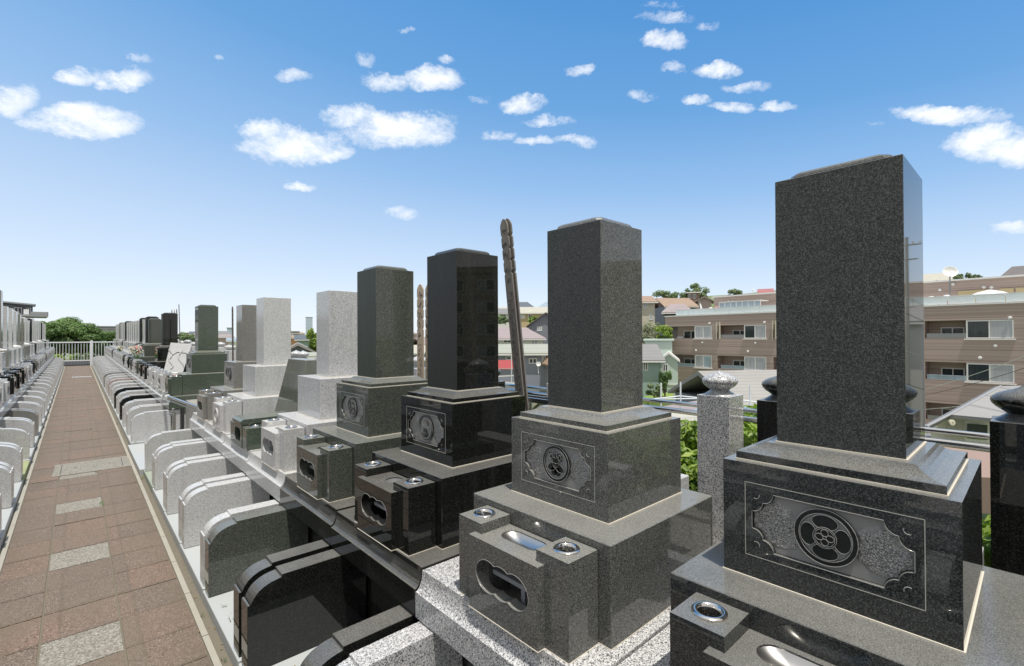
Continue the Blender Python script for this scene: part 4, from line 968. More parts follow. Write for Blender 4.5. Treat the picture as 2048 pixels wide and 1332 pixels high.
def leaves(name, clumps, n, size, m_, parent, seed=1, flat=.0):
    rnd = random.Random(seed); vs = []; fs = []; tone = []
    for (c, r, tn) in clumps:
        for k in range(n):
            d = Vector((rnd.gauss(0, 1), rnd.gauss(0, 1), rnd.gauss(0, 1))).normalized(); rr = rnd.random()**.45
            p = Vector(c)+Vector((d.x*r[0], d.y*r[1], d.z*r[2]))*rr
            nrm = (d+Vector((rnd.uniform(-1, 1), rnd.uniform(-1, 1), rnd.uniform(-.2, 1.2)))).normalized()
            a = nrm.orthogonal().normalized(); a.rotate(Matrix.Rotation(rnd.uniform(0, 6.28), 3, nrm)); b = nrm.cross(a); s = size*rnd.uniform(.6, 1.3)
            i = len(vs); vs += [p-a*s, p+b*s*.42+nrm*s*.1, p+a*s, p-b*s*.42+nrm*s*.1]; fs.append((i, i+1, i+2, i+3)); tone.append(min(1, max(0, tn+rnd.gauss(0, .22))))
    me = bpy.data.meshes.new(name); me.from_pydata([tuple(v) for v in vs], [], fs); me.materials.append(MAT[m_])
    at_ = me.attributes.new('tone', 'FLOAT', 'FACE'); at_.data.foreach_set('value', tone)
    o = bpy.data.objects.new(name, me); COL.objects.link(o)
    if parent: o.parent = parent
    return o
def shrub(x, y, z, rx, ry, h, lab, n=260, size=.045, m_='leaf_shrub', seed=0, k=16, group='bushes', cat='bush'):
    t_ = thing('shrub', lab, cat, (x, y, z), 0, group); rnd = random.Random(seed+int(abs(x*31+y*17)))
    cl = []
    for i in range(k):
        a = rnd.uniform(0, 6.28); q = rnd.random()**.5; zz = rnd.uniform(.25, 1)
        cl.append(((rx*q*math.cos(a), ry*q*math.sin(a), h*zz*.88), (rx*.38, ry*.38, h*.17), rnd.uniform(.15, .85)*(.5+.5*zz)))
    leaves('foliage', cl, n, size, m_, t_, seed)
    part('stem', None, lambda bm: [tube(bm, [(0, 0, -.2), (rx*.4*math.cos(i), ry*.4*math.sin(i), h*.6)], [max(.008, h*.02), .004], False, 5) for i in range(5)], 'bark', t_)
    return t_
SB = 'leafy bushes behind the stone posts'
for i, (y, h, lab) in enumerate(((-.75, .62, 'bright green bush outside the right edge'), (.12, .60, 'bright green bush seen between the biggest gravestone and the right-hand black post'), (1.05, .80, 'bright green bush seen between the white and the black post'), (1.75, .66, 'bright green bush left of the speckled white post'), (2.6, .55, 'small bright bush seen through the gap beside the leaning tablets'), (3.5, .5, 'bright bush behind the black gravestone'))):
    shrub(3.15, y, .5, .34, .52, h+.02, lab, 420, .038, seed=i, group=SB, k=20)
def tree(x, y, z, h, cr, ch, lab, n=220, size=.3, m_='leaf_tree', k=26, seed=0, group='trees', name='tree', crown0=.42):
    t_ = thing(name, lab, 'tree', (x, y, z), 0, group); rnd = random.Random(seed*7+3)
    def tr(bm):
        r0 = max(.06, h*.022); tube(bm, [(0, 0, -1), (.02*h, 0, h*.3), (0, .02*h, h*.6), (.03*h, 0, h*.85)], [r0*1.2, r0, r0*.6, r0*.2], False, 8)
        for i in range(8):
            a = i*2.4; zz = h*(.35+.06*i); tube(bm, [(0, 0, zz), (cr*.45*math.cos(a), cr*.45*math.sin(a), zz+h*.12), (cr*.8*math.cos(a), cr*.8*math.sin(a), zz+h*.2)], [r0*.5, r0*.3, r0*.08], False, 5)
    part('trunk', None, tr, 'bark', t_)
    cl = []
    for i in range(k):
        a = rnd.uniform(0, 6.28); zz = rnd.random(); q = math.sqrt(max(0, 1-(zz*2-1)**2*.8))*rnd.random()**.35
        s = rnd.uniform(.2, .36)
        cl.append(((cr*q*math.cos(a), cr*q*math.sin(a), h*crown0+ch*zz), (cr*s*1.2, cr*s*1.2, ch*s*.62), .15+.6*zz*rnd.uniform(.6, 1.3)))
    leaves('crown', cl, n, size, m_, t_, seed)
    return t_
def px_tree(px, pyt, pyb, D, wpx, lab, **kw):
    p = at(px, pyb, D); t_ = at(px, pyt, D); g = min(H(p.x, p.y), p.z-1); h = t_.z-g; cr = wpx/2/F*D; ch = (t_.z-p.z)
    k2 = dict(n=150, size=max(.12, D*.0030), k=22); k2.update(kw)
    return tree(p.x, p.y, g, h, cr, ch, lab, crown0=max(.2, 1-ch/h), **k2)
TG = 'trees beyond the end of the path'
for i, (px, pt, pb, D, w, lab) in enumerate(((82, 646, 700, 34, 66, 'leftmost dark green tree behind the white fence, below the terrace house'), (120, 641, 700, 38, 84, 'tallest feathery green tree left of centre behind the fence'), (160, 652, 702, 36, 76, 'green tree behind the fence, right of the tallest one'), (200, 668, 704, 40, 66, 'low green tree behind the fence in front of the grey office building'), (234, 678, 708, 42, 60, 'small green tree at the right end of the trees behind the fence'))):
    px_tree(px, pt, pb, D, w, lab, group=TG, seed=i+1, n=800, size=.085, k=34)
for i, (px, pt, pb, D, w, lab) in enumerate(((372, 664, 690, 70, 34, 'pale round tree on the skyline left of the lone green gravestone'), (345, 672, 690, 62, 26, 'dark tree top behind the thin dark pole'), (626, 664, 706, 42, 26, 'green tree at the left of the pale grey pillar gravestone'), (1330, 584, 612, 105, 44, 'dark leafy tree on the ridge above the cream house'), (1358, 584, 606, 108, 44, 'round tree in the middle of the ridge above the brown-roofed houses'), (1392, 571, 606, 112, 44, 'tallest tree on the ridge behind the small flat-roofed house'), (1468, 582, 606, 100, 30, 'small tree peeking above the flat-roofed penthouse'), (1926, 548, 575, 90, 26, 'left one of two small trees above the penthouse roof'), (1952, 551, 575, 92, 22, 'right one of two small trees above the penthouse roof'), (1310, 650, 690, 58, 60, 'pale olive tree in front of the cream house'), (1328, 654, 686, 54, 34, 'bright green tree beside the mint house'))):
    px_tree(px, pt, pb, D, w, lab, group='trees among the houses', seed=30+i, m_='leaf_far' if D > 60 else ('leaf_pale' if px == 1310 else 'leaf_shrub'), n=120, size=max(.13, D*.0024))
def px_shrub(px0, px1, pt, pb, D, lab, m_='leaf_shrub', **kw):
    p = at((px0+px1)/2, pb, D); w = (px1-px0)/2/F*D; h = (pb-pt)/F*D
    return shrub(p.x, p.y, p.z, w, w, h, lab, n=kw.get('n', 90), size=kw.get('size', D*.0028), m_=m_, k=kw.get('k', 14), seed=int(px0), group='bushes among the houses')
px_shrub(1318, 1342, 742, 792, 45, 'dark green bush on the slope left of the brown apartment building', 'leaf_tree')
px_shrub(1296, 1322, 766, 796, 43, 'low green bush at the foot of the mint house', 'leaf_far')
px_shrub(994, 1028, 632, 648, 88, 'hedge of dull green bushes above the mauve roof', 'leaf_far')
px_shrub(1052, 1076, 634, 650, 84, 'bright yellow-green bush left of the dark timbered gable', 'leaf_shrub')
for i in range(6):
    xx = -1.4+i*.9; shrub(xx, 36.2+.5*(i % 2), -.35, .55, .5, 1.0+.25*(i % 3), 'leafy %s bush from the left behind the white fence' % ORD[i], 150, .09, 'leaf_shrub' if i % 2 else 'leaf_far', seed=70+i, group='bushes behind the white fence')
gs = at(1318, 790, 47)
def slope_fn(bm):
    q = [at(1285, 800, 44), at(1345, 800, 44), at(1350, 752, 60), at(1300, 762, 60)]; bm.faces.new([bm.verts.new(v) for v in q]); 
    lo = [Vector((v.x, v.y, v.z-4)) for v in q]; w = [bm.verts.new(v) for v in lo]; bm.verts.ensure_lookup_table()
    for i in range(4): bm.faces.new((bm.verts[i], bm.verts[(i+1) % 4], w[(i+1) % 4], w[i]))
plain('grass_slope', (.19,.27,.06), .9, var=.3, vs=2)
struct(part('grass_bank', None, slope_fn, 'grass_slope'))

# white fence at the end of the path ------------------------------------------
fy = 34.9; fz = rise(34.9); ft = thing('metal_fence', 'white metal railing fence closing the far end of the path', 'fence', (-1.9, fy, fz))
part('top_rail', None, lambda bm: box(bm, 0, 5.2, -.03, .03, 1.24, 1.30, .004), 'white_metal', ft)
part('bottom_rail', None, lambda bm: box(bm, 0, 5.2, -.02, .02, .26, .31, .003), 'white_metal', ft)
for k in range(3):
    part('fence_post', 'fpost', lambda bm: box(bm, -.055, .055, -.045, .045, 0, 1.36, .006), 'white_metal', ft, (-.05+1.62+k*2.0-1.05, 0, 0))
for k in range(43): part('baluster', 'balu', lambda bm: box(bm, -.011, .011, -.011, .011, .31, 1.24), 'white_metal', ft, (.06+k*.12, 0, 0))
tag(part('low_wall', None, lambda bm: box(bm, -2, 3.2, 34.98, 35.15, fz-.3, fz+.26, .01), 'slate_wall'), 'low grey wall at the foot of the white fence', 'wall')
struct(part('end_slab', None, lambda bm: box(bm, -.46, .64, 34.4, 35.0, fz-.2, fz-.012), 'kerb_cream'))

# ------------------------------------------------------------------ buildings
def frame_window(par, x0, x1, z0, z1, glass='window_glass', name='window', n=2, yy=0, fr=.06, m_='white_paint', axis='y'):
    def mk(u0, u1, w0, w1, a, b): return (u0, u1, a, b, w0, w1) if axis == 'y' else (a, b, u0, u1, w0, w1)
    d = -.05
    def ff(bm):
        for (a, b, c, e) in ((x0, x1, z0, z0+fr), (x0, x1, z1-fr, z1), (x0, x0+fr, z0+fr, z1-fr), (x1-fr, x1, z0+fr, z1-fr)): box(bm, *mk(a, b, c, e, yy+d, yy+.03))
        for k in range(1, n):
            c = x0+(x1-x0)*k/n; box(bm, *mk(c-fr/2, c+fr/2, z0+fr, z1-fr, yy+d+.01, yy+.03))
    f = part(name, None, ff, m_, par)
    gl = glass if isinstance(glass, (list, tuple)) else [glass]*n
    for k in range(n):
        a = x0+(x1-x0)*k/n; b = x0+(x1-x0)*(k+1)/n
        part('pane', None, lambda bm: box(bm, *mk(a+fr*.6, b-fr*.6, z0+fr*.6, z1-fr*.6, yy-.02, yy-.005)), gl[k % len(gl)], f)
    return f
def house(name, lab, px0, px1, pyr, pye, pyb, D, dep, kind, wall, roof, yaw=0, wins=(), over=.45, cat='house', group=None, chim=False):
    mid = (px0+px1)/2; e = at(mid, pye, D); phi = math.atan((mid-1024)/F); cf = math.cos(phi); w = (px1-px0)/F*D*cf; zr = at(mid, pyr, D+(dep/2 if kind in ('hip', 'side') else 0)).z
    zb = min(at(mid, pyb, D).z, H(e.x, e.y))-.6; he = e.z-zb; hr_ = zr-e.z
    t_ = thing(name, lab, cat, (e.x, e.y, zb), -YAW-phi+yaw, group)
    part('wall', None, lambda bm: box(bm, -w/2+over, w/2-over, over, dep-over, 0, he-.02) if kind != 'front' else prism(bm, [(-w/2+over, 0), (w/2-over, 0), (w/2-over, he-.02), (0, he+hr_*.92), (-w/2+over, he-.02)], MY, over, dep-over), wall, t_)
    def rf(bm):
        W2 = w/2; T = .16
        if kind == 'side':
            pr = [(0, he), (dep/2, he+hr_), (dep, he), (dep, he-T), (dep/2, he+hr_-T*1.4), (0, he-T)]
            prism(bm, pr, lambda u, v, a: (a, u, v), -W2, W2)
        elif kind == 'front':
            pr = [(-W2, he), (0, he+hr_), (W2, he), (W2, he-T), (0, he+hr_-T*1.4), (-W2, he-T)]
            prism(bm, pr, MY, 0, dep)
        elif kind == 'hip':
            q = min(dep/2, W2*.55); b = [(-W2, 0, he), (W2, 0, he), (W2, dep, he), (-W2, dep, he)]; r2 = [(-W2+q, dep/2, he+hr_), (W2-q, dep/2, he+hr_)]
            B = [bm.verts.new(v) for v in b]; T_ = [bm.verts.new(v) for v in r2]; Bl = [bm.verts.new((x, y, z-T)) for x, y, z in b]
            bm.faces.new((B[0], B[1], T_[1], T_[0])); bm.faces.new((B[1], B[2], T_[1])); bm.faces.new((B[2], B[3], T_[0], T_[1])); bm.faces.new((B[3], B[0], T_[0])); bm.faces.new(Bl[::-1])
            for i in range(4): bm.faces.new((B[i], Bl[i], Bl[(i+1) % 4], B[(i+1) % 4]))
        else:
            box(bm, -W2, W2, 0, dep, he, he+max(.15, hr_), .03)
    rfo = part('roof', None, rf, roof, t_)
    if chim: part('chimney', None, lambda bm: box(bm, -.3, .3, dep*.4, dep*.4+.6, he+hr_*.4, he+hr_+.6), 'brown_wall', rfo)
    part('fascia', None, lambda bm: box(bm, -w/2+.02, w/2-.02, -.03, .0, he-.24, he-.10) if kind in ('side', 'hip') else box(bm, -w/2+over, w/2-over, over-.06, over-.01, he*.55, he*.55+.14), 'white_paint', t_)
    for (a, b, c, d_, g) in wins:
        frame_window(t_, (a-mid)/F*D*cf, (b-mid)/F*D*cf, at(mid, d_, D).z-zb, at(mid, c, D).z-zb, g, yy=over, fr=.09)
    return t_
HG = 'houses on the far slope'
def Hs(*a, **k): k.setdefault('group', HG); return house(*a, **k)
Hs('hip_roof_house', 'white house with a mauve hip roof, seen between the black and the olive grey gravestone', 955, 1093, 655, 677, 700, 66, 11, 'hip', 'white_wall', 'roof_mauve', wins=[(1007, 1022, 679, 686, 'window_glass'), (1063, 1076, 677, 690, 'curtain_glass'), (985, 996, 679, 690, 'window_glass'), (962, 976, 679, 690, 'window_glass')])
Hs('green_roof_house', 'blue-grey house with a wide green roof below the mauve-roofed one', 950, 1112, 688, 706, 790, 46, 9, 'side', 'blue_wall', 'roof_green', wins=[(1011, 1032, 713, 720, 'window_glass'), (1058, 1074, 717, 728, 'window_glass'), (1084, 1092, 712, 728, 'window_glass')])
Hs('gable_house', 'dark timbered gable house left of the olive grey gravestone', 1052, 1132, 624, 652, 672, 80, 9, 'front', 'slate_wall', 'roof_dark', wins=[(1074, 1084, 653, 662, 'curtain_glass')])
Hs('row_house', 'long low house with a pale grey roof and yellow walls on the far slope', 985, 1100, 614, 626, 645, 115, 11, 'side', 'yellow_wall', 'roof_beige', wins=[(1038, 1050, 629, 637, 'white_paint'), (1057, 1064, 629, 637, 'window_glass')])
Hs('row_house', 'grey flat-eaved house at the left of the far slope', 940, 1025, 617, 626, 650, 108, 10, 'side', 'white_wall', 'roof_grey', wins=[(1000, 1012, 628, 634, 'window_glass')])
Hs('hip_roof_house', 'far house with a dark slate hip roof on the skyline', 1008, 1074, 604, 618, 630, 130, 12, 'hip', 'grey_wall', 'roof_slate', wins=[(1016, 1022, 618.5, 621.5, 'window_glass')])
Hs('hip_roof_house', 'far house with a blue slate roof on the skyline behind the olive grey gravestone', 1070, 1150, 603, 617, 630, 134, 12, 'hip', 'grey_wall', 'roof_blue')
Hs('cream_house', 'cream house with an orange-brown roof right of the olive grey gravestone', 1262, 1318, 592, 603, 690, 72, 8, 'side', 'cream_wall', 'roof_brown', yaw=R(14), wins=[(1288, 1296, 605, 616, 'bright_glass'), (1300, 1308, 628, 640, 'curtain_glass')])
Hs('small_house', 'small house with a pink and red roof behind the cream house', 1312, 1334, 596, 603, 640, 92, 8, 'side', 'pink_wall', 'roof_red')
Hs('brown_roof_house', 'blue-grey gable house with a light brown roof above the apartment building', 1326, 1400, 596, 612, 650, 88, 10, 'side', 'slate_wall', 'roof_brown', yaw=R(20))
Hs('hip_roof_house', 'house with a dusty mauve hip roof right behind the glass terrace rail', 1322, 1388, 608, 624, 650, 68, 8, 'hip', 'dark_wall', 'roof_mauve')
Hs('small_house', 'small flat-roofed house under the ridge trees', 1372, 1402, 584, 586, 606, 104, 7, 'flat', 'brown_wall', 'white_paint', wins=[(1376, 1382, 588, 597, 'window_glass'), (1386, 1392, 588, 597, 'window_glass')], over=.3)
Hs('small_house', 'pink gable house at the left end of the penthouse', 1390, 1428, 592, 602, 625, 90, 8, 'front', 'pink_wall', 'roof_mauve', wins=[(1396, 1401, 600, 604, 'window_glass')])
Hs('small_house', 'red-roofed attic showing above the penthouse roof', 1514, 1548, 578, 588, 610, 86, 7, 'side', 'pink_wall', 'roof_red', wins=[(1516, 1519, 588, 592, 'window_glass')])
Hs('beige_roof_house', 'house with a dull green-beige roof behind the satellite dish', 1840, 1914, 548, 566, 590, 92, 10, 'side', 'orange_wall', 'roof_beige')
Hs('small_house', 'tiny orange gable below the beige roof', 1854, 1892, 560, 567, 590, 84, 6, 'front', 'orange_wall', 'orange_wall')
Hs('hip_roof_house', 'dark-roofed house on the skyline at the right edge', 1985, 2120, 534, 560, 590, 82, 12, 'hip', 'grey_wall', 'roof_dark')
mh = Hs('mint_house', 'mint green house with a grey roof left of the apartment building', 1262, 1332, 688, 720, 800, 46, 7, 'side', 'teal_wall', 'roof_grey', yaw=R(12), wins=[(1288, 1298, 724, 742, 'window_glass')])
Hs('mint_house', 'pale mint flat-roofed house just behind the grey-roofed mint house', 1286, 1348, 678, 682, 780, 52, 6, 'flat', 'mint_wall', 'mint_wall', wins=[(1326, 1337, 728, 745, 'window_glass')], over=.2)
Hs('mint_house', 'narrow mint gable house with a dark window beside the apartment building', 1316, 1360, 704, 722, 800, 47.5, 5, 'front', 'mint_wall', 'white_paint', wins=[(1325, 1336, 728, 744, 'window_glass')], over=.2)
# skyline left of the pale pillar
DG = 'buildings on the distant skyline'
def Ds(*a, **k): k['group'] = DG; return house(*a, **k)
Ds('tower', 'slender haze-blue glass tower far away on the skyline', 611, 625.5, 634, 635, 670, 900, 14, 'flat', 'hazy_tower_glass', 'grey_wall', over=.3, cat='tower')
Ds('office_block', 'small blue office block on the skyline beside the dark tablet', 453, 466, 655, 656, 670, 500, 30, 'flat', 'hazy_tower_glass', 'grey_wall', over=.5, cat='building')
Ds('office_block', 'white office block with window bands left of the tower', 570, 600, 662, 663, 672, 220, 20, 'flat', 'white_wall', 'grey_wall', over=.3, cat='building', wins=[(572, 598, 664, 666, 'window_glass'), (572, 598, 668, 670, 'window_glass')])
Ds('house', 'orange stucco house left of the glass tower', 570, 606, 671, 675, 690, 110, 10, 'side', 'orange_wall', 'roof_brown', wins=[(588, 591, 677, 681, 'window_glass'), (595, 598, 677, 681, 'window_glass')])
Ds('house', 'teal house with a slate roof beside the pale pillar', 588, 640, 670, 678, 710, 80, 9, 'side', 'teal_wall', 'roof_slate')
Ds('house', 'white gabled roof sloping down in front of the teal house', 560, 632, 686, 704, 730, 40, 8, 'front', 'slate_wall', 'roof_pale')
Ds('house', 'mint roof low beside the pale pillar', 612, 660, 704, 712, 735, 34, 6, 'side', 'mint_wall', 'roof_green')
Ds('house', 'mauve-roofed house on the left skyline', 430, 470, 668, 674, 700, 120, 10, 'hip', 'pink_wall', 'roof_mauve')
Ds('house', 'grey-roofed house among the far roofs left of the taupe gravestone', 436, 458, 662, 667, 700, 170, 12, 'side', 'white_wall', 'roof_grey')
Ds('house', 'white house with a blue roof among the far roofs', 452, 474, 676, 681, 700, 95, 9, 'side', 'white_wall', 'roof_blue')
Ds('house', 'far brown-roofed house left of the lone green gravestone', 372, 396, 668, 673, 700, 130, 10, 'side', 'pink_wall', 'roof_brown')
Ds('house', 'distant grey house beside the skyline tree', 378, 392, 663, 667, 700, 190, 12, 'side', 'slate_wall', 'roof_slate')
Ds('office_building', 'long grey office building with dark window bands behind the fence trees', 184, 240, 652, 654, 700, 130, 18, 'flat', 'grey_wall', 'slate_wall', over=.3, cat='building', wins=[(186, 238, 657, 660, 'window_glass'), (186, 238, 664, 667, 'window_glass'), (196, 238, 672, 675, 'window_glass')])
for i in range(34):   # the roofs of the valley that continue along the skyline between the gravestones
    rr = random.Random(900+i); px = 150+i*56; D = rr.uniform(150, 260)
    if px > 960: D = rr.uniform(60, 75); continue
    kd = rr.choice(['side', 'hip', 'front']); y_ = rr.uniform(664, 667)
    Ds('house', '%s small distant house from the left, hidden deep in the skyline' % ORD[i], px-12, px+14, y_, y_+2.5, 676, D, 12, kd, rr.choice(['white_wall', 'pink_wall', 'grey_wall']), rr.choice(['roof_grey', 'roof_mauve', 'roof_brown', 'roof_slate']))
fill = [(660, 690, 690, 705, 90), (700, 740, 684, 696, 110), (742, 800, 700, 722, 60), (760, 800, 676, 686, 130), (806, 850, 690, 706, 80), (850, 905, 676, 690, 110), (860, 920, 704, 728, 52), (905, 955, 690, 706, 78), (650, 700, 712, 730, 50),
        (1100, 1165, 660, 682, 64), (1165, 1240, 672, 696, 56), (1120, 1190, 622, 640, 95), (1190, 1262, 610, 632, 90), (1110, 1190, 706, 732, 42), (1195, 1262, 716, 744, 38), (1130, 1185, 600, 614, 125), (1200, 1255, 594, 606, 120),
        (930, 1000, 760, 800, 30), (1040, 1130, 790, 830, 24), (1150, 1240, 770, 810, 26)]
for i, (a_, b_, r1, e1, D_) in enumerate(fill):
    rr = random.Random(i+50)
    house('house', '%s house of the town hidden behind the dark gravestones, from the left' % ORD[i], a_, b_, r1, e1, e1+40, D_, max(7, D_*.13), rr.choice(['side', 'hip', 'front']), rr.choice(['white_wall', 'cream_wall', 'slate_wall', 'grey_wall', 'pink_wall']), rr.choice(['roof_grey', 'roof_mauve', 'roof_brown', 'roof_slate', 'roof_beige']), yaw=rr.uniform(-.4, .4), group='houses hidden behind the dark gravestones',
          wins=[(a_+(b_-a_)*.25, a_+(b_-a_)*.42, e1+(e1-r1)*.35, e1+(e1-r1)*1.0, 'window_glass'), (a_+(b_-a_)*.58, a_+(b_-a_)*.75, e1+(e1-r1)*.35, e1+(e1-r1)*1.0, 'curtain_glass')])
# terrace house upper left
th = thing('terrace_house', 'modern grey house with a cantilevered balcony and a sloping roof above the left-hand graves', 'house', at(40, 640, 48).to_tuple(), -YAW-math.atan((40-1024)/F))
def lp(px, py): v = at(px, py, 48)-at(40, 640, 48); return (px-40)/F*48*.7, v.z
part('wall', None, lambda bm: (box(bm, -4, lp(66, 0)[0], .4, 6, lp(0, 640)[1]-6, lp(0, 609)[1]), box(bm, -4, lp(50, 0)[0], .1, .4, lp(0, 640)[1]-6, lp(0, 622)[1])), 'slate_wall', th)
part('roof', None, lambda bm: prism(bm, [(-4, lp(0, 599)[1]), (lp(72, 0)[0], lp(0, 608)[1]), (lp(72, 0)[0], lp(0, 610.5)[1]), (-4, lp(0, 602.5)[1])], MY, -.6, 3), 'grey_wall', th)
part('balcony', None, lambda bm: (box(bm, -4, lp(97, 0)[0], -1.4, 4, lp(0, 633.5)[1], lp(0, 629.5)[1]), box(bm, lp(60, 0)[0], lp(97, 0)[0], -1.4, -1.3, lp(0, 630)[1], lp(0, 624)[1]), box(bm, lp(95.5, 0)[0], lp(97, 0)[0], -1.4, 3, lp(0, 633)[1], lp(0, 624)[1])), 'grey_wall', th)
part('railing', None, lambda bm: [box(bm, -4+k*.3, -3.97+k*.3, -1.36, -1.33, lp(0, 630)[1], lp(0, 624)[1]) for k in range(14)], 'white_metal', th)
frame_window(th, lp(52, 0)[0], lp(62, 0)[0], lp(0, 628)[1], lp(0, 615)[1], 'window_glass', yy=.4)
frame_window(th, lp(28, 0)[0], lp(44, 0)[0], lp(0, 628)[1], lp(0, 615)[1], 'window_glass', yy=.1)
part('storage_box', None, lambda bm: box(bm, lp(47, 0)[0], lp(58, 0)[0], -.6, .0, lp(0, 629)[1], lp(0, 619)[1]), 'white_paint', th)

# apartment building -------------------------------------------------------------
SL = .06; X0 = 49.25
def fac(px, py, off=0):
    d = Dv+Rv*((px-1024)/F)+Uv*((666-py)/F); t = (X0+off)/(d.x-SL*d.y); return d.y*t*math.sqrt(1+SL*SL), EYE+d.z*t
ap = thing('apartment_building', 'brown tiled apartment building with balconies, bay windows and a glass-railed roof terrace', 'apartment building', (X0, 0, -9), -math.atan(SL))
Z = lambda z: z+9
sL, sE = fac(1330, 650)[0], -14.0
s = lambda px: fac(px, 660)[0]
bays = []   # (recess0, recess1/window0, window1, wallend) running from left (high s) to right (low s)
bays.append((s(1343), s(1389), s(1423), s(1434))); bays.append((s(1441), s(1488), s(1532), s(1546)))
c0 = s(1552); c1 = s(1853); m_ = (c0-c1)/3
r0, r1 = s(1853), s(1932)
for k in range(3):
    a = c0-m_*k; bays.append((a, a-m_*.45, a-m_*.85, a-m_*.97))
bays.append((s(1853), s(1932), s(2028), s(2028)-2.2)); e_ = s(2028)-2.4
while e_ > sE+4: bays.append((e_, e_-2.4, e_-5.0, e_-6.0)); e_ -= 6.2
tops = [2.86-3.2*k for k in range(4)]; bots = [1.5-3.2*k for k in range(4)]
def apwall(bm):
    box(bm, 1.3, 12, sE, s(1343)-.0, 0, Z(3.9))
    box(bm, 0, 1.3, sE, sL, Z(2.86), Z(3.98))
    for k in range(4):
        zlo = tops[k+1] if k < 3 else -9.0
        box(bm, 0.0, 1.3, sE, sL if k == 0 else s(1336), Z(zlo), Z(bots[k]))
    for k in range(4):
        for (a, b, c, d) in bays: box(bm, .003, 1.3, d, c, Z(bots[k]), Z(tops[k]))
    for (a, b, c, d) in bays: box(bm, .40, 1.3, c, b, 0.1, Z(2.85))
    last = bays[-1][3]; box(bm, .003, 1.3, sE, last, 0.1, Z(2.86))
part('wall', None, apwall, 'brown_tile', ap)
part('penthouse', None, lambda bm: box(bm, 4.2, 11.8, sE+.5, fac(1424, 600, 4.2)[0], Z(3.9), Z(6.2)), 'brown_tile', ap)
part('roof_edge', None, lambda bm: (box(bm, 4.0, 12, sE+.3, fac(1422, 600, 4.2)[0]+.1, Z(6.2), Z(6.33)), box(bm, -.06, 12, sE, sL+.05, Z(3.98), Z(4.10))), 'white_paint', ap)
part('terrace_glass', None, lambda bm: [box(bm, .05, .10, a, a+1.52, Z(4.12), Z(4.68)) for a in [sE+1.56*k for k in range(int((s(1342)-sE)/1.56))]], 'frosted_panel', ap)
part('terrace_rail', None, lambda bm: box(bm, .02, .13, sE, s(1342), Z(4.68), Z(4.75)), 'white_metal', ap)
for k in range(3):
    for i, (a, b, c, d) in enumerate(bays):
        gl = [('curtain_glass', 'curtain_glass'), ('window_glass', 'curtain_glass'), ('curtain_glass', 'window_glass')][(i+k*2) % 3]
        if i == 5: gl = ('window_glass', 'curtain_glass')
        if k == 1 and i == 0: gl = ('curtain_glass', 'bright_glass')
        frame_window(ap, c, b, Z(bots[k]-.04), Z(tops[k]-.02), gl[::-1], 'bay_window', 2, .06, .09, axis='x')
        frame_window(ap, b+.25, min(b+(a-b)*.72, b+2.6), Z(bots[k]-.1), Z(tops[k]-.5), 'window_glass', 'balcony_window', 2, 1.28, .08, axis='x')
        part('window_sill', None, lambda bm: box(bm, -.12, .3, c-.1, b+.1, Z(bots[k]-.14), Z(bots[k]-.05)), 'white_paint', ap)
        if k == 1 or i % 2: part('balcony_rail', None, lambda bm: (box(bm, .02, .06, b, a, Z(bots[k]+.02), Z(bots[k]+.36)) if k != 1 else box(bm, .02, .06, b, a, Z(bots[k]-.4), Z(bots[k]+.30)), box(bm, 0, .09, b, a, Z(bots[k]+.30), Z(bots[k]+.37))), 'grey_metal' if k != 1 else 'bright_glass', ap)
for k in range(3):
    for i, (a, b, c, d) in enumerate(bays):
        if (i+k) % 2 == 0: part('air_conditioner', 'acu', lambda bm: (box(bm, 0, .3, 0, .75, 0, .55, .03), lathe(bm, [(.2, 0), (.2, .02), (.17, .02)], (0, 0, 0), 14) if False else None), 'white_paint', ap, (.75, a-1.0, Z(bots[k]-.35)))
for px in (1437, 1549): part('fin', None, lambda bm: (box(bm, -.25, 0, s(px+4), s(px+3), Z(1.4), Z(3.2)), box(bm, -.25, 0, s(px-2), s(px-3), Z(1.4), Z(3.2))), 'cream_wall', ap)
for (px, py) in ((1419, 647), (1529, 645), (1405, 685), (1511, 686), (1392, 701), (1496, 703), (1384, 759), (1392, 759), (2020, 636), (1991, 692), (1960, 716), (1690, 640), (1650, 686)):
    a, z_ = fac(px, py); part('wall_vent', 'vent', lambda bm: (lathe(bm, [(.12, 0), (.12, .06), (.09, .11), (.001, .13)], n=18, sy=1), ), 'white_paint', ap, (0, a, Z(z_)), (0, -math.pi/2, 0), smooth=True)
for (px, py) in ((1502, 578+3), (1549, 598), (1872, 580), (1898, 569), (1959, 575), (1974, 575), (2046, 571), (1453, 603), (1461, 603)):
    a, z_ = fac(px, py, 4.2); part('wall_vent', 'vent', lambda bm: None, 'white_paint', ap, (4.2, a, Z(z_)), (0, -math.pi/2, 0), smooth=True)
for (p0, p1) in ((1908, 1968), (1990, 2018), (2022, 2046)):
    a, z_ = fac(p0, 583, 4.2); b, _ = fac(p1, 583, 4.2); part('bamboo_screen', None, lambda bm: box(bm, 4.12, 4.18, b, a, Z(4.1), Z(5.35)), 'yellow_wall', ap)
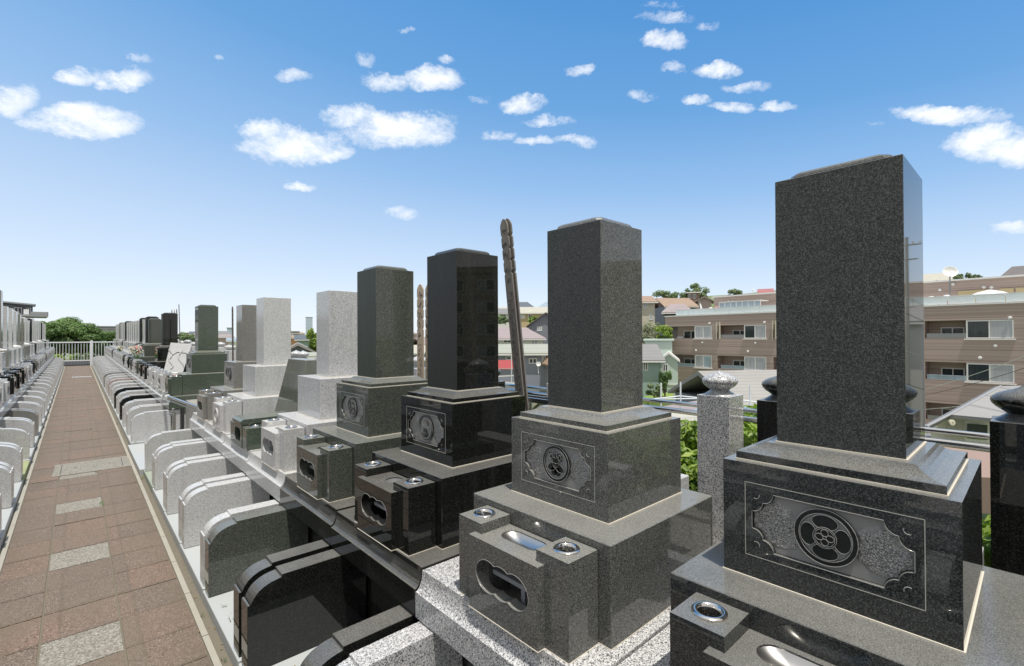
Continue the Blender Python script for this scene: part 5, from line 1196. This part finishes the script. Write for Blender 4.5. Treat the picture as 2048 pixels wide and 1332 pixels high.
# things on the terrace
def terr(px, py, off): a, z_ = fac(px, py, off); return ap.matrix_basis @ Vector((off, a, Z(z_)))
bpy.context.view_layer.update()
sd = terr(1897, 600, 1.6); zt = terr(1897, 545, 1.6).z
t_ = thing('satellite_dish', 'large white satellite dish on a pole above the apartment terrace', 'satellite dish', (sd.x, sd.y, 4.1-1.8+1.7))
part('mast', None, lambda bm: tube(bm, [(0, 0, -.2), (0, 0, zt-4.0-.1)], .05, False, 8), 'grey_metal', t_)
part('dish', None, lambda bm: lathe(bm, [(.001, 0), (.2, .02), (.38, .09), (.47, .15), (.48, .15), (.39, .07), (.2, .0), (.001, -.02)], n=28), 'white_paint', t_, (0, 0, zt-4.0), (R(20), R(-62), 0), smooth=True)
part('feed_arm', None, lambda bm: tube(bm, [(0, 0, -.4), (-.45, -.15, 0)], .02, False, 6), 'grey_metal', t_, (0, 0, zt-4.0))
pr = terr(1975, 590, 2.2); t_ = thing('parasol', 'wide white parasol on the apartment terrace', 'parasol', (pr.x, pr.y, 4.0))
part('canopy', None, lambda bm: lathe(bm, [(.001, 1.2), (.7, 1.02), (1.35, .72), (1.34, .70), (.001, 1.15)], n=10), 'white_paint', t_); part('pole', None, lambda bm: tube(bm, [(0, 0, 0), (0, 0, 1.2)], .03, False, 6), 'grey_metal', t_)
gh = terr(1484, 615, 2.0)
t_ = thing('glass_shelter', 'white framed glass shelter on the apartment terrace', 'shelter', (gh.x, gh.y, 4.0), -math.atan(SL))
part('frame', None, lambda bm: ([box(bm, -.9, -.84, -2.2+k*.62, -2.14+k*.62, 0, 1.35) for k in range(8)], box(bm, -.9, .9, -2.2, 2.2, 1.35, 1.42), box(bm, -.9, -.84, -2.2, 2.2, .7, .74)), 'white_paint', t_)
part('glass', None, lambda bm: box(bm, -.88, -.86, -2.15, 2.15, .05, 1.3), 'bright_glass', t_)
for i, (px, lab, mm, hh) in enumerate(((1404, 'white folded parasol leaning on the terrace, left of the glass shelter', 'white_paint', 1.5), (1420, 'white plant stand on the terrace left end', 'white_paint', .9), (1434, 'pink blanket hung on the terrace rail', 'flower_pink', .9), (1891, 'white bin beside the satellite dish mast', 'white_paint', .9), (1901, 'dark red bag at the foot of the satellite dish', 'red_plastic', .75), (1860, 'white laundry rack left of the satellite dish', 'white_paint', .85))):
    p = terr(px, 615, 1.3); t_ = thing('terrace_item', lab, ('parasol', 'plant stand', 'blanket', 'bin', 'bag', 'laundry rack')[i], (p.x, p.y, 4.0)); t_.name = ('folded_parasol', 'plant_stand', 'blanket', 'bin', 'bag', 'laundry_rack')[i]
    if i == 0: part('cloth', None, lambda bm: lathe(bm, [(.04, .2), (.16, .5), (.10, 1.2), (.02, 1.5)], n=8), mm, t_, (0, 0, 0), (R(-12), 0, 0))
    elif i == 2: part('cloth', None, lambda bm: box(bm, -.04, .04, -.3, .3, .3, .95, .02), mm, t_)
    else: part('body', None, lambda bm: (box(bm, -.2, .2, -.35, .35, .0, hh*.6, .05), lathe(bm, [(.25, hh*.6), (.3, hh*.8), (.15, hh), (.001, hh)], n=10)), mm, t_)

# second apartment block, right of the picture (seen in the polished stones)
a2 = thing('apartment_building', 'taller brown apartment block standing outside the right edge, mirrored in the polished stones', 'apartment building', (46, -40, -9), R(-38))
part('wall', None, lambda bm: (box(bm, 0, 10, -20, 18, 0, 20.0), box(bm, -.3, 0, -20, 18, 19.4, 20.3)), 'brown_tile', a2)
for k in range(6):
    for i in range(8): frame_window(a2, -18+i*4.5, -15.4+i*4.5, 2+k*3.0, 3.6+k*3.0, ('curtain_glass', 'window_glass'), 'window', 2, 0, .1, axis='x')
    part('floor_band', None, lambda bm: box(bm, -.08, .0, -20, 18, 1.4+k*3.0, 1.6+k*3.0), 'cream_wall', a2)
house('gable_house', 'pale house outside the right edge, mirrored in the biggest gravestone', 2520, 2760, 600, 650, 800, 20, 8, 'front', 'grey_wall', 'roof_grey', yaw=R(-10), group='houses outside the right edge')
house('gable_house', 'grey-roofed house outside the right edge behind the utility pole', 2330, 2500, 590, 630, 780, 26, 8, 'side', 'white_wall', 'roof_grey', yaw=R(20), group='houses outside the right edge')

# near roofs below the terrace -----------------------------------------------------
o_ = Vector((0, 0, 0))
def q3(L_): return [p-o_ for p in L_]
def slab3(bm, q, th=.12):
    q = q3(q); t1 = [bm.verts.new(v) for v in q]; t2 = [bm.verts.new(v-Vector((0, 0, th))) for v in q]; bm.faces.new(t1); bm.faces.new(t2[::-1])
    for i in range(len(q)): bm.faces.new((t1[i], t1[(i+1) % len(q)], t2[(i+1) % len(q)], t2[i]))
house('warehouse', 'big pale ribbed-roof house with a grey gable, just behind the speckled white post', 1452, 1690, 740, 812, 880, 21, 6.5, 'side', 'slate_wall', 'roof_pale', yaw=R(38), cat='house', over=.3)
def lowroof(lab, quad, m_, wall=None, nm='low_roof'):
    global o_
    o_ = quad[0]; t = thing(nm, lab, 'roof', o_.to_tuple(), 0, 'low roofs below the handrail'); part('roof_sheet', None, lambda bm: slab3(bm, quad), m_, t)
    part('wall', None, lambda bm: slab3(bm, [p-Vector((0, 0, .25)) for p in quad], 3.0), wall or 'slate_wall', t); return t
lowroof('low mauve-red roof left of the speckled post', [at(1270, 822, 17), at(1330, 812, 19), at(1400, 800, 21), at(1400, 826, 17)], 'roof_mauve')
lowroof('low blue-grey ribbed roof seen on both sides of the speckled post', [at(1372, 826, 15), at(1420, 806, 18), at(1470, 800, 18), at(1524, 828, 14.5), at(1500, 850, 12.5)], 'roof_blue')
lowroof('low dull green roof below the handrail, left of the speckled post', [at(1350, 870, 11), at(1352, 840, 13), at(1400, 838, 13), at(1400, 872, 11)], 'roof_green', 'cream_wall')
lowroof('pale grey car port roof below the handrail, left', [at(1280, 838, 13), at(1300, 818, 15), at(1400, 832, 13.6), at(1400, 842, 12)], 'roof_beige', 'cream_wall')
lowroof('low grey corrugated roof right of the biggest gravestone', [at(1800, 870, 15), at(1806, 820, 19), at(1858, 852, 14), at(1862, 872, 13)], 'roof_pale')
# gable house right
t_ = thing('gable_house', 'white-walled house with a grey plank roof at the lower right behind the handrail', 'house', at(1930, 840, 15).to_tuple(), 0); o_ = at(1930, 840, 15)
part('roof', None, lambda bm: slab3(bm, [at(1899, 829, 14.5), at(2000, 772, 19), at(2200, 770, 17), at(2200, 848, 12.6), at(2000, 838, 13.4)], .1), 'roof_pale', t_)
part('roof', None, lambda bm: slab3(bm, [at(1852, 848, 15.5), at(1992, 772, 20), at(2000, 774, 19), at(1902, 829, 14.6), at(1856, 854, 14)], .1), 'roof_grey', t_)
part('verge', None, lambda bm: tube(bm, q3([at(1853, 853, 14.0), at(1902, 828, 14.5), at(2002, 772, 18.9)]), .035, False, 6), 'grey_wall', t_)
part('wall', None, lambda bm: slab3(bm, [at(1860, 864, 14.6), at(1899, 834, 14.9), at(2080, 846, 14.4), at(2080, 1000, 14.4), at(1860, 1000, 14.6)], .3), 'wall_siding', t_)
wz = at(1954, 864, 14.2)
part('window', None, lambda bm: slab3(bm, [at(1931, 842, 14.35), at(1979, 846, 14.2), at(1979, 884, 14.2), at(1931, 879, 14.35)], .03), 'white_paint', t_)
part('pane', None, lambda bm: slab3(bm, [at(1934, 847, 14.25), at(1975, 850, 14.1), at(1975, 879, 14.1), at(1934, 875, 14.25)], .02), 'window_glass', t_)
part('vent', None, lambda bm: lathe(bm, [(.09, 0), (.09, .05), (.02, .06)], n=14), 'cream_wall', t_, (at(1902, 845, 14.4)-o_), (R(80), 0, R(-42)))
o_ = at(1920, 960, 9)
tag(part('boundary_wall', None, lambda bm: slab3(bm, [at(1850, 884, 9), at(2100, 925, 8.2), at(2100, 960, 7.6), at(1850, 950, 8.4)], .6), 'brown_wall', loc=tuple(o_)), 'brown boundary wall below the handrail at the right', 'wall')
# awning, dish, carport in front of the green-roof house
o_ = at(1010, 728, 42); t_ = thing('awning', 'red canvas awning on the blue-grey house', 'awning', o_.to_tuple(), 0)
part('canvas', None, lambda bm: slab3(bm, [at(970, 720, 44), at(1036, 720, 44), at(1036, 738, 42), at(970, 738, 42)], .05), 'red_canvas', t_)
part('scallop', None, lambda bm: [slab3(bm, [at(975+k*6, 738, 41.98), at(979+k*6, 738, 41.98), at(979+k*6, 736.4, 41.95), at(975+k*6, 736.4, 41.95)], .02) for k in range(10)], 'white_paint', t_)
o_ = at(1020, 775, 36); t_ = thing('white_railing', 'white slatted railing below the red awning', 'railing', o_.to_tuple(), 0)
part('rail', None, lambda bm: (slab3(bm, [at(990, 752, 36), at(1040, 749, 36), at(1040, 750, 36), at(990, 753, 36)], .05), slab3(bm, [at(990, 762, 36), at(1040, 765, 36), at(1040, 772, 36), at(990, 768, 36)], .05)), 'white_paint', t_)
part('rail_post', None, lambda bm: tube(bm, q3([at(1023, 708, 36), at(1023, 770, 36)]), .035, False, 6), 'white_paint', t_)
p_ = at(1077, 728, 40); t_ = thing('satellite_dish', 'small white satellite dish on the blue-grey house', 'satellite dish', p_.to_tuple()); part('dish', None, lambda bm: lathe(bm, [(.001, 0), (.18, .05), (.2, .07), (.001, .02)], n=20), 'white_paint', t_, (0, 0, 0), (R(80), 0, R(-42))); part('bracket', None, lambda bm: tube(bm, [(0, 0, -.8), (0, .1, 0)], .03, False, 6), 'white_paint', t_)
p_ = at(1023, 652, 60); t_ = thing('satellite_dish', 'white satellite dish on the mauve roof', 'satellite dish', p_.to_tuple()); part('dish', None, lambda bm: lathe(bm, [(.001, 0), (.16, .05), (.18, .07), (.001, .02)], n=20), 'white_paint', t_, (0, 0, 0), (R(80), 0, R(-42))); part('bracket', None, lambda bm: tube(bm, [(0, 0, -.5), (0, .1, 0)], .03, False, 6), 'white_paint', t_)
# scaffold posts and wires
for i, (px, y0, y1, D, lab) in enumerate(((1322, 766, 830, 16, 'left white scaffold pole on the mauve roof'), (1361, 764, 816, 16, 'middle white scaffold pole beside the speckled post'), (1500, 770, 816, 15, 'white scaffold pole between the two posts'))):
    a = at(px, y1+20, D); b = at(px, y0, D); t_ = thing('scaffold_pole', lab, 'pole', a.to_tuple(), 0, 'scaffold poles on the roofs'); part('pole_tube', None, lambda bm: tube(bm, [(0, 0, -.5), b-a], .028, False, 8), 'white_metal', t_)
for i, (q, lab) in enumerate((([(1270, 799, 16), (1400, 797, 16)], 'upper white pipe across the low roofs'), ([(1270, 802, 16), (1361, 792, 16), (1400, 796, 16)], 'white cable between the scaffold poles'), ([(1480, 800, 15), (1530, 806, 15)], 'short white pipe right of the speckled post'))):
    a = at(*q[0]); t_ = thing('pipe', lab, 'pipe', a.to_tuple(), 0, 'white pipes over the low roofs'); part('pipe_tube', None, lambda bm: tube(bm, [at(*p)-a for p in q], .022, False, 6), 'white_metal', t_)
up = thing('utility_pole', 'utility pole with cross arms outside the right edge, mirrored in the biggest gravestone', 'utility pole', (43, -5.7, -6))
part('pole', None, lambda bm: tube(bm, [(0, 0, 0), (0, 0, 14.6)], [.16, .10], False, 10), 'concrete', up)
part('cross_arm', None, lambda bm: (box(bm, -.04, .04, -.8, .8, 14.0, 14.08), box(bm, -.04, .04, -.6, .6, 13.0, 13.08)), 'grey_metal', up)
part('insulator', None, lambda bm: [lathe(bm, [(.05, 0), (.07, .06), (.05, .12), (.07, .18), (.01, .2)], (0, -.7+k*.35, 14.08), 8) for k in range(5)], 'white_paint', up)
for i, (z0, py) in enumerate(((4.9, 845), (4.2, 800), (2.6, 800), (1.2, 820))):
    a = Vector((26, -3.3, z0-1.5)); b = at(1700, 700+py*.12+i*8, 40)
    t_ = thing('power_line', '%s thin overhead wire from the top crossing in front of the apartment building' % ORD[i], 'wire', a.to_tuple(), 0, 'overhead wires')
    part('cable', None, lambda bm: tube(bm, [(b-a)*(k/14)-Vector((0, 0, .9*4*(k/14)*(1-k/14))) for k in range(15)], .014, False, 5), 'dark_wall' if i % 2 else 'white_paint', t_)
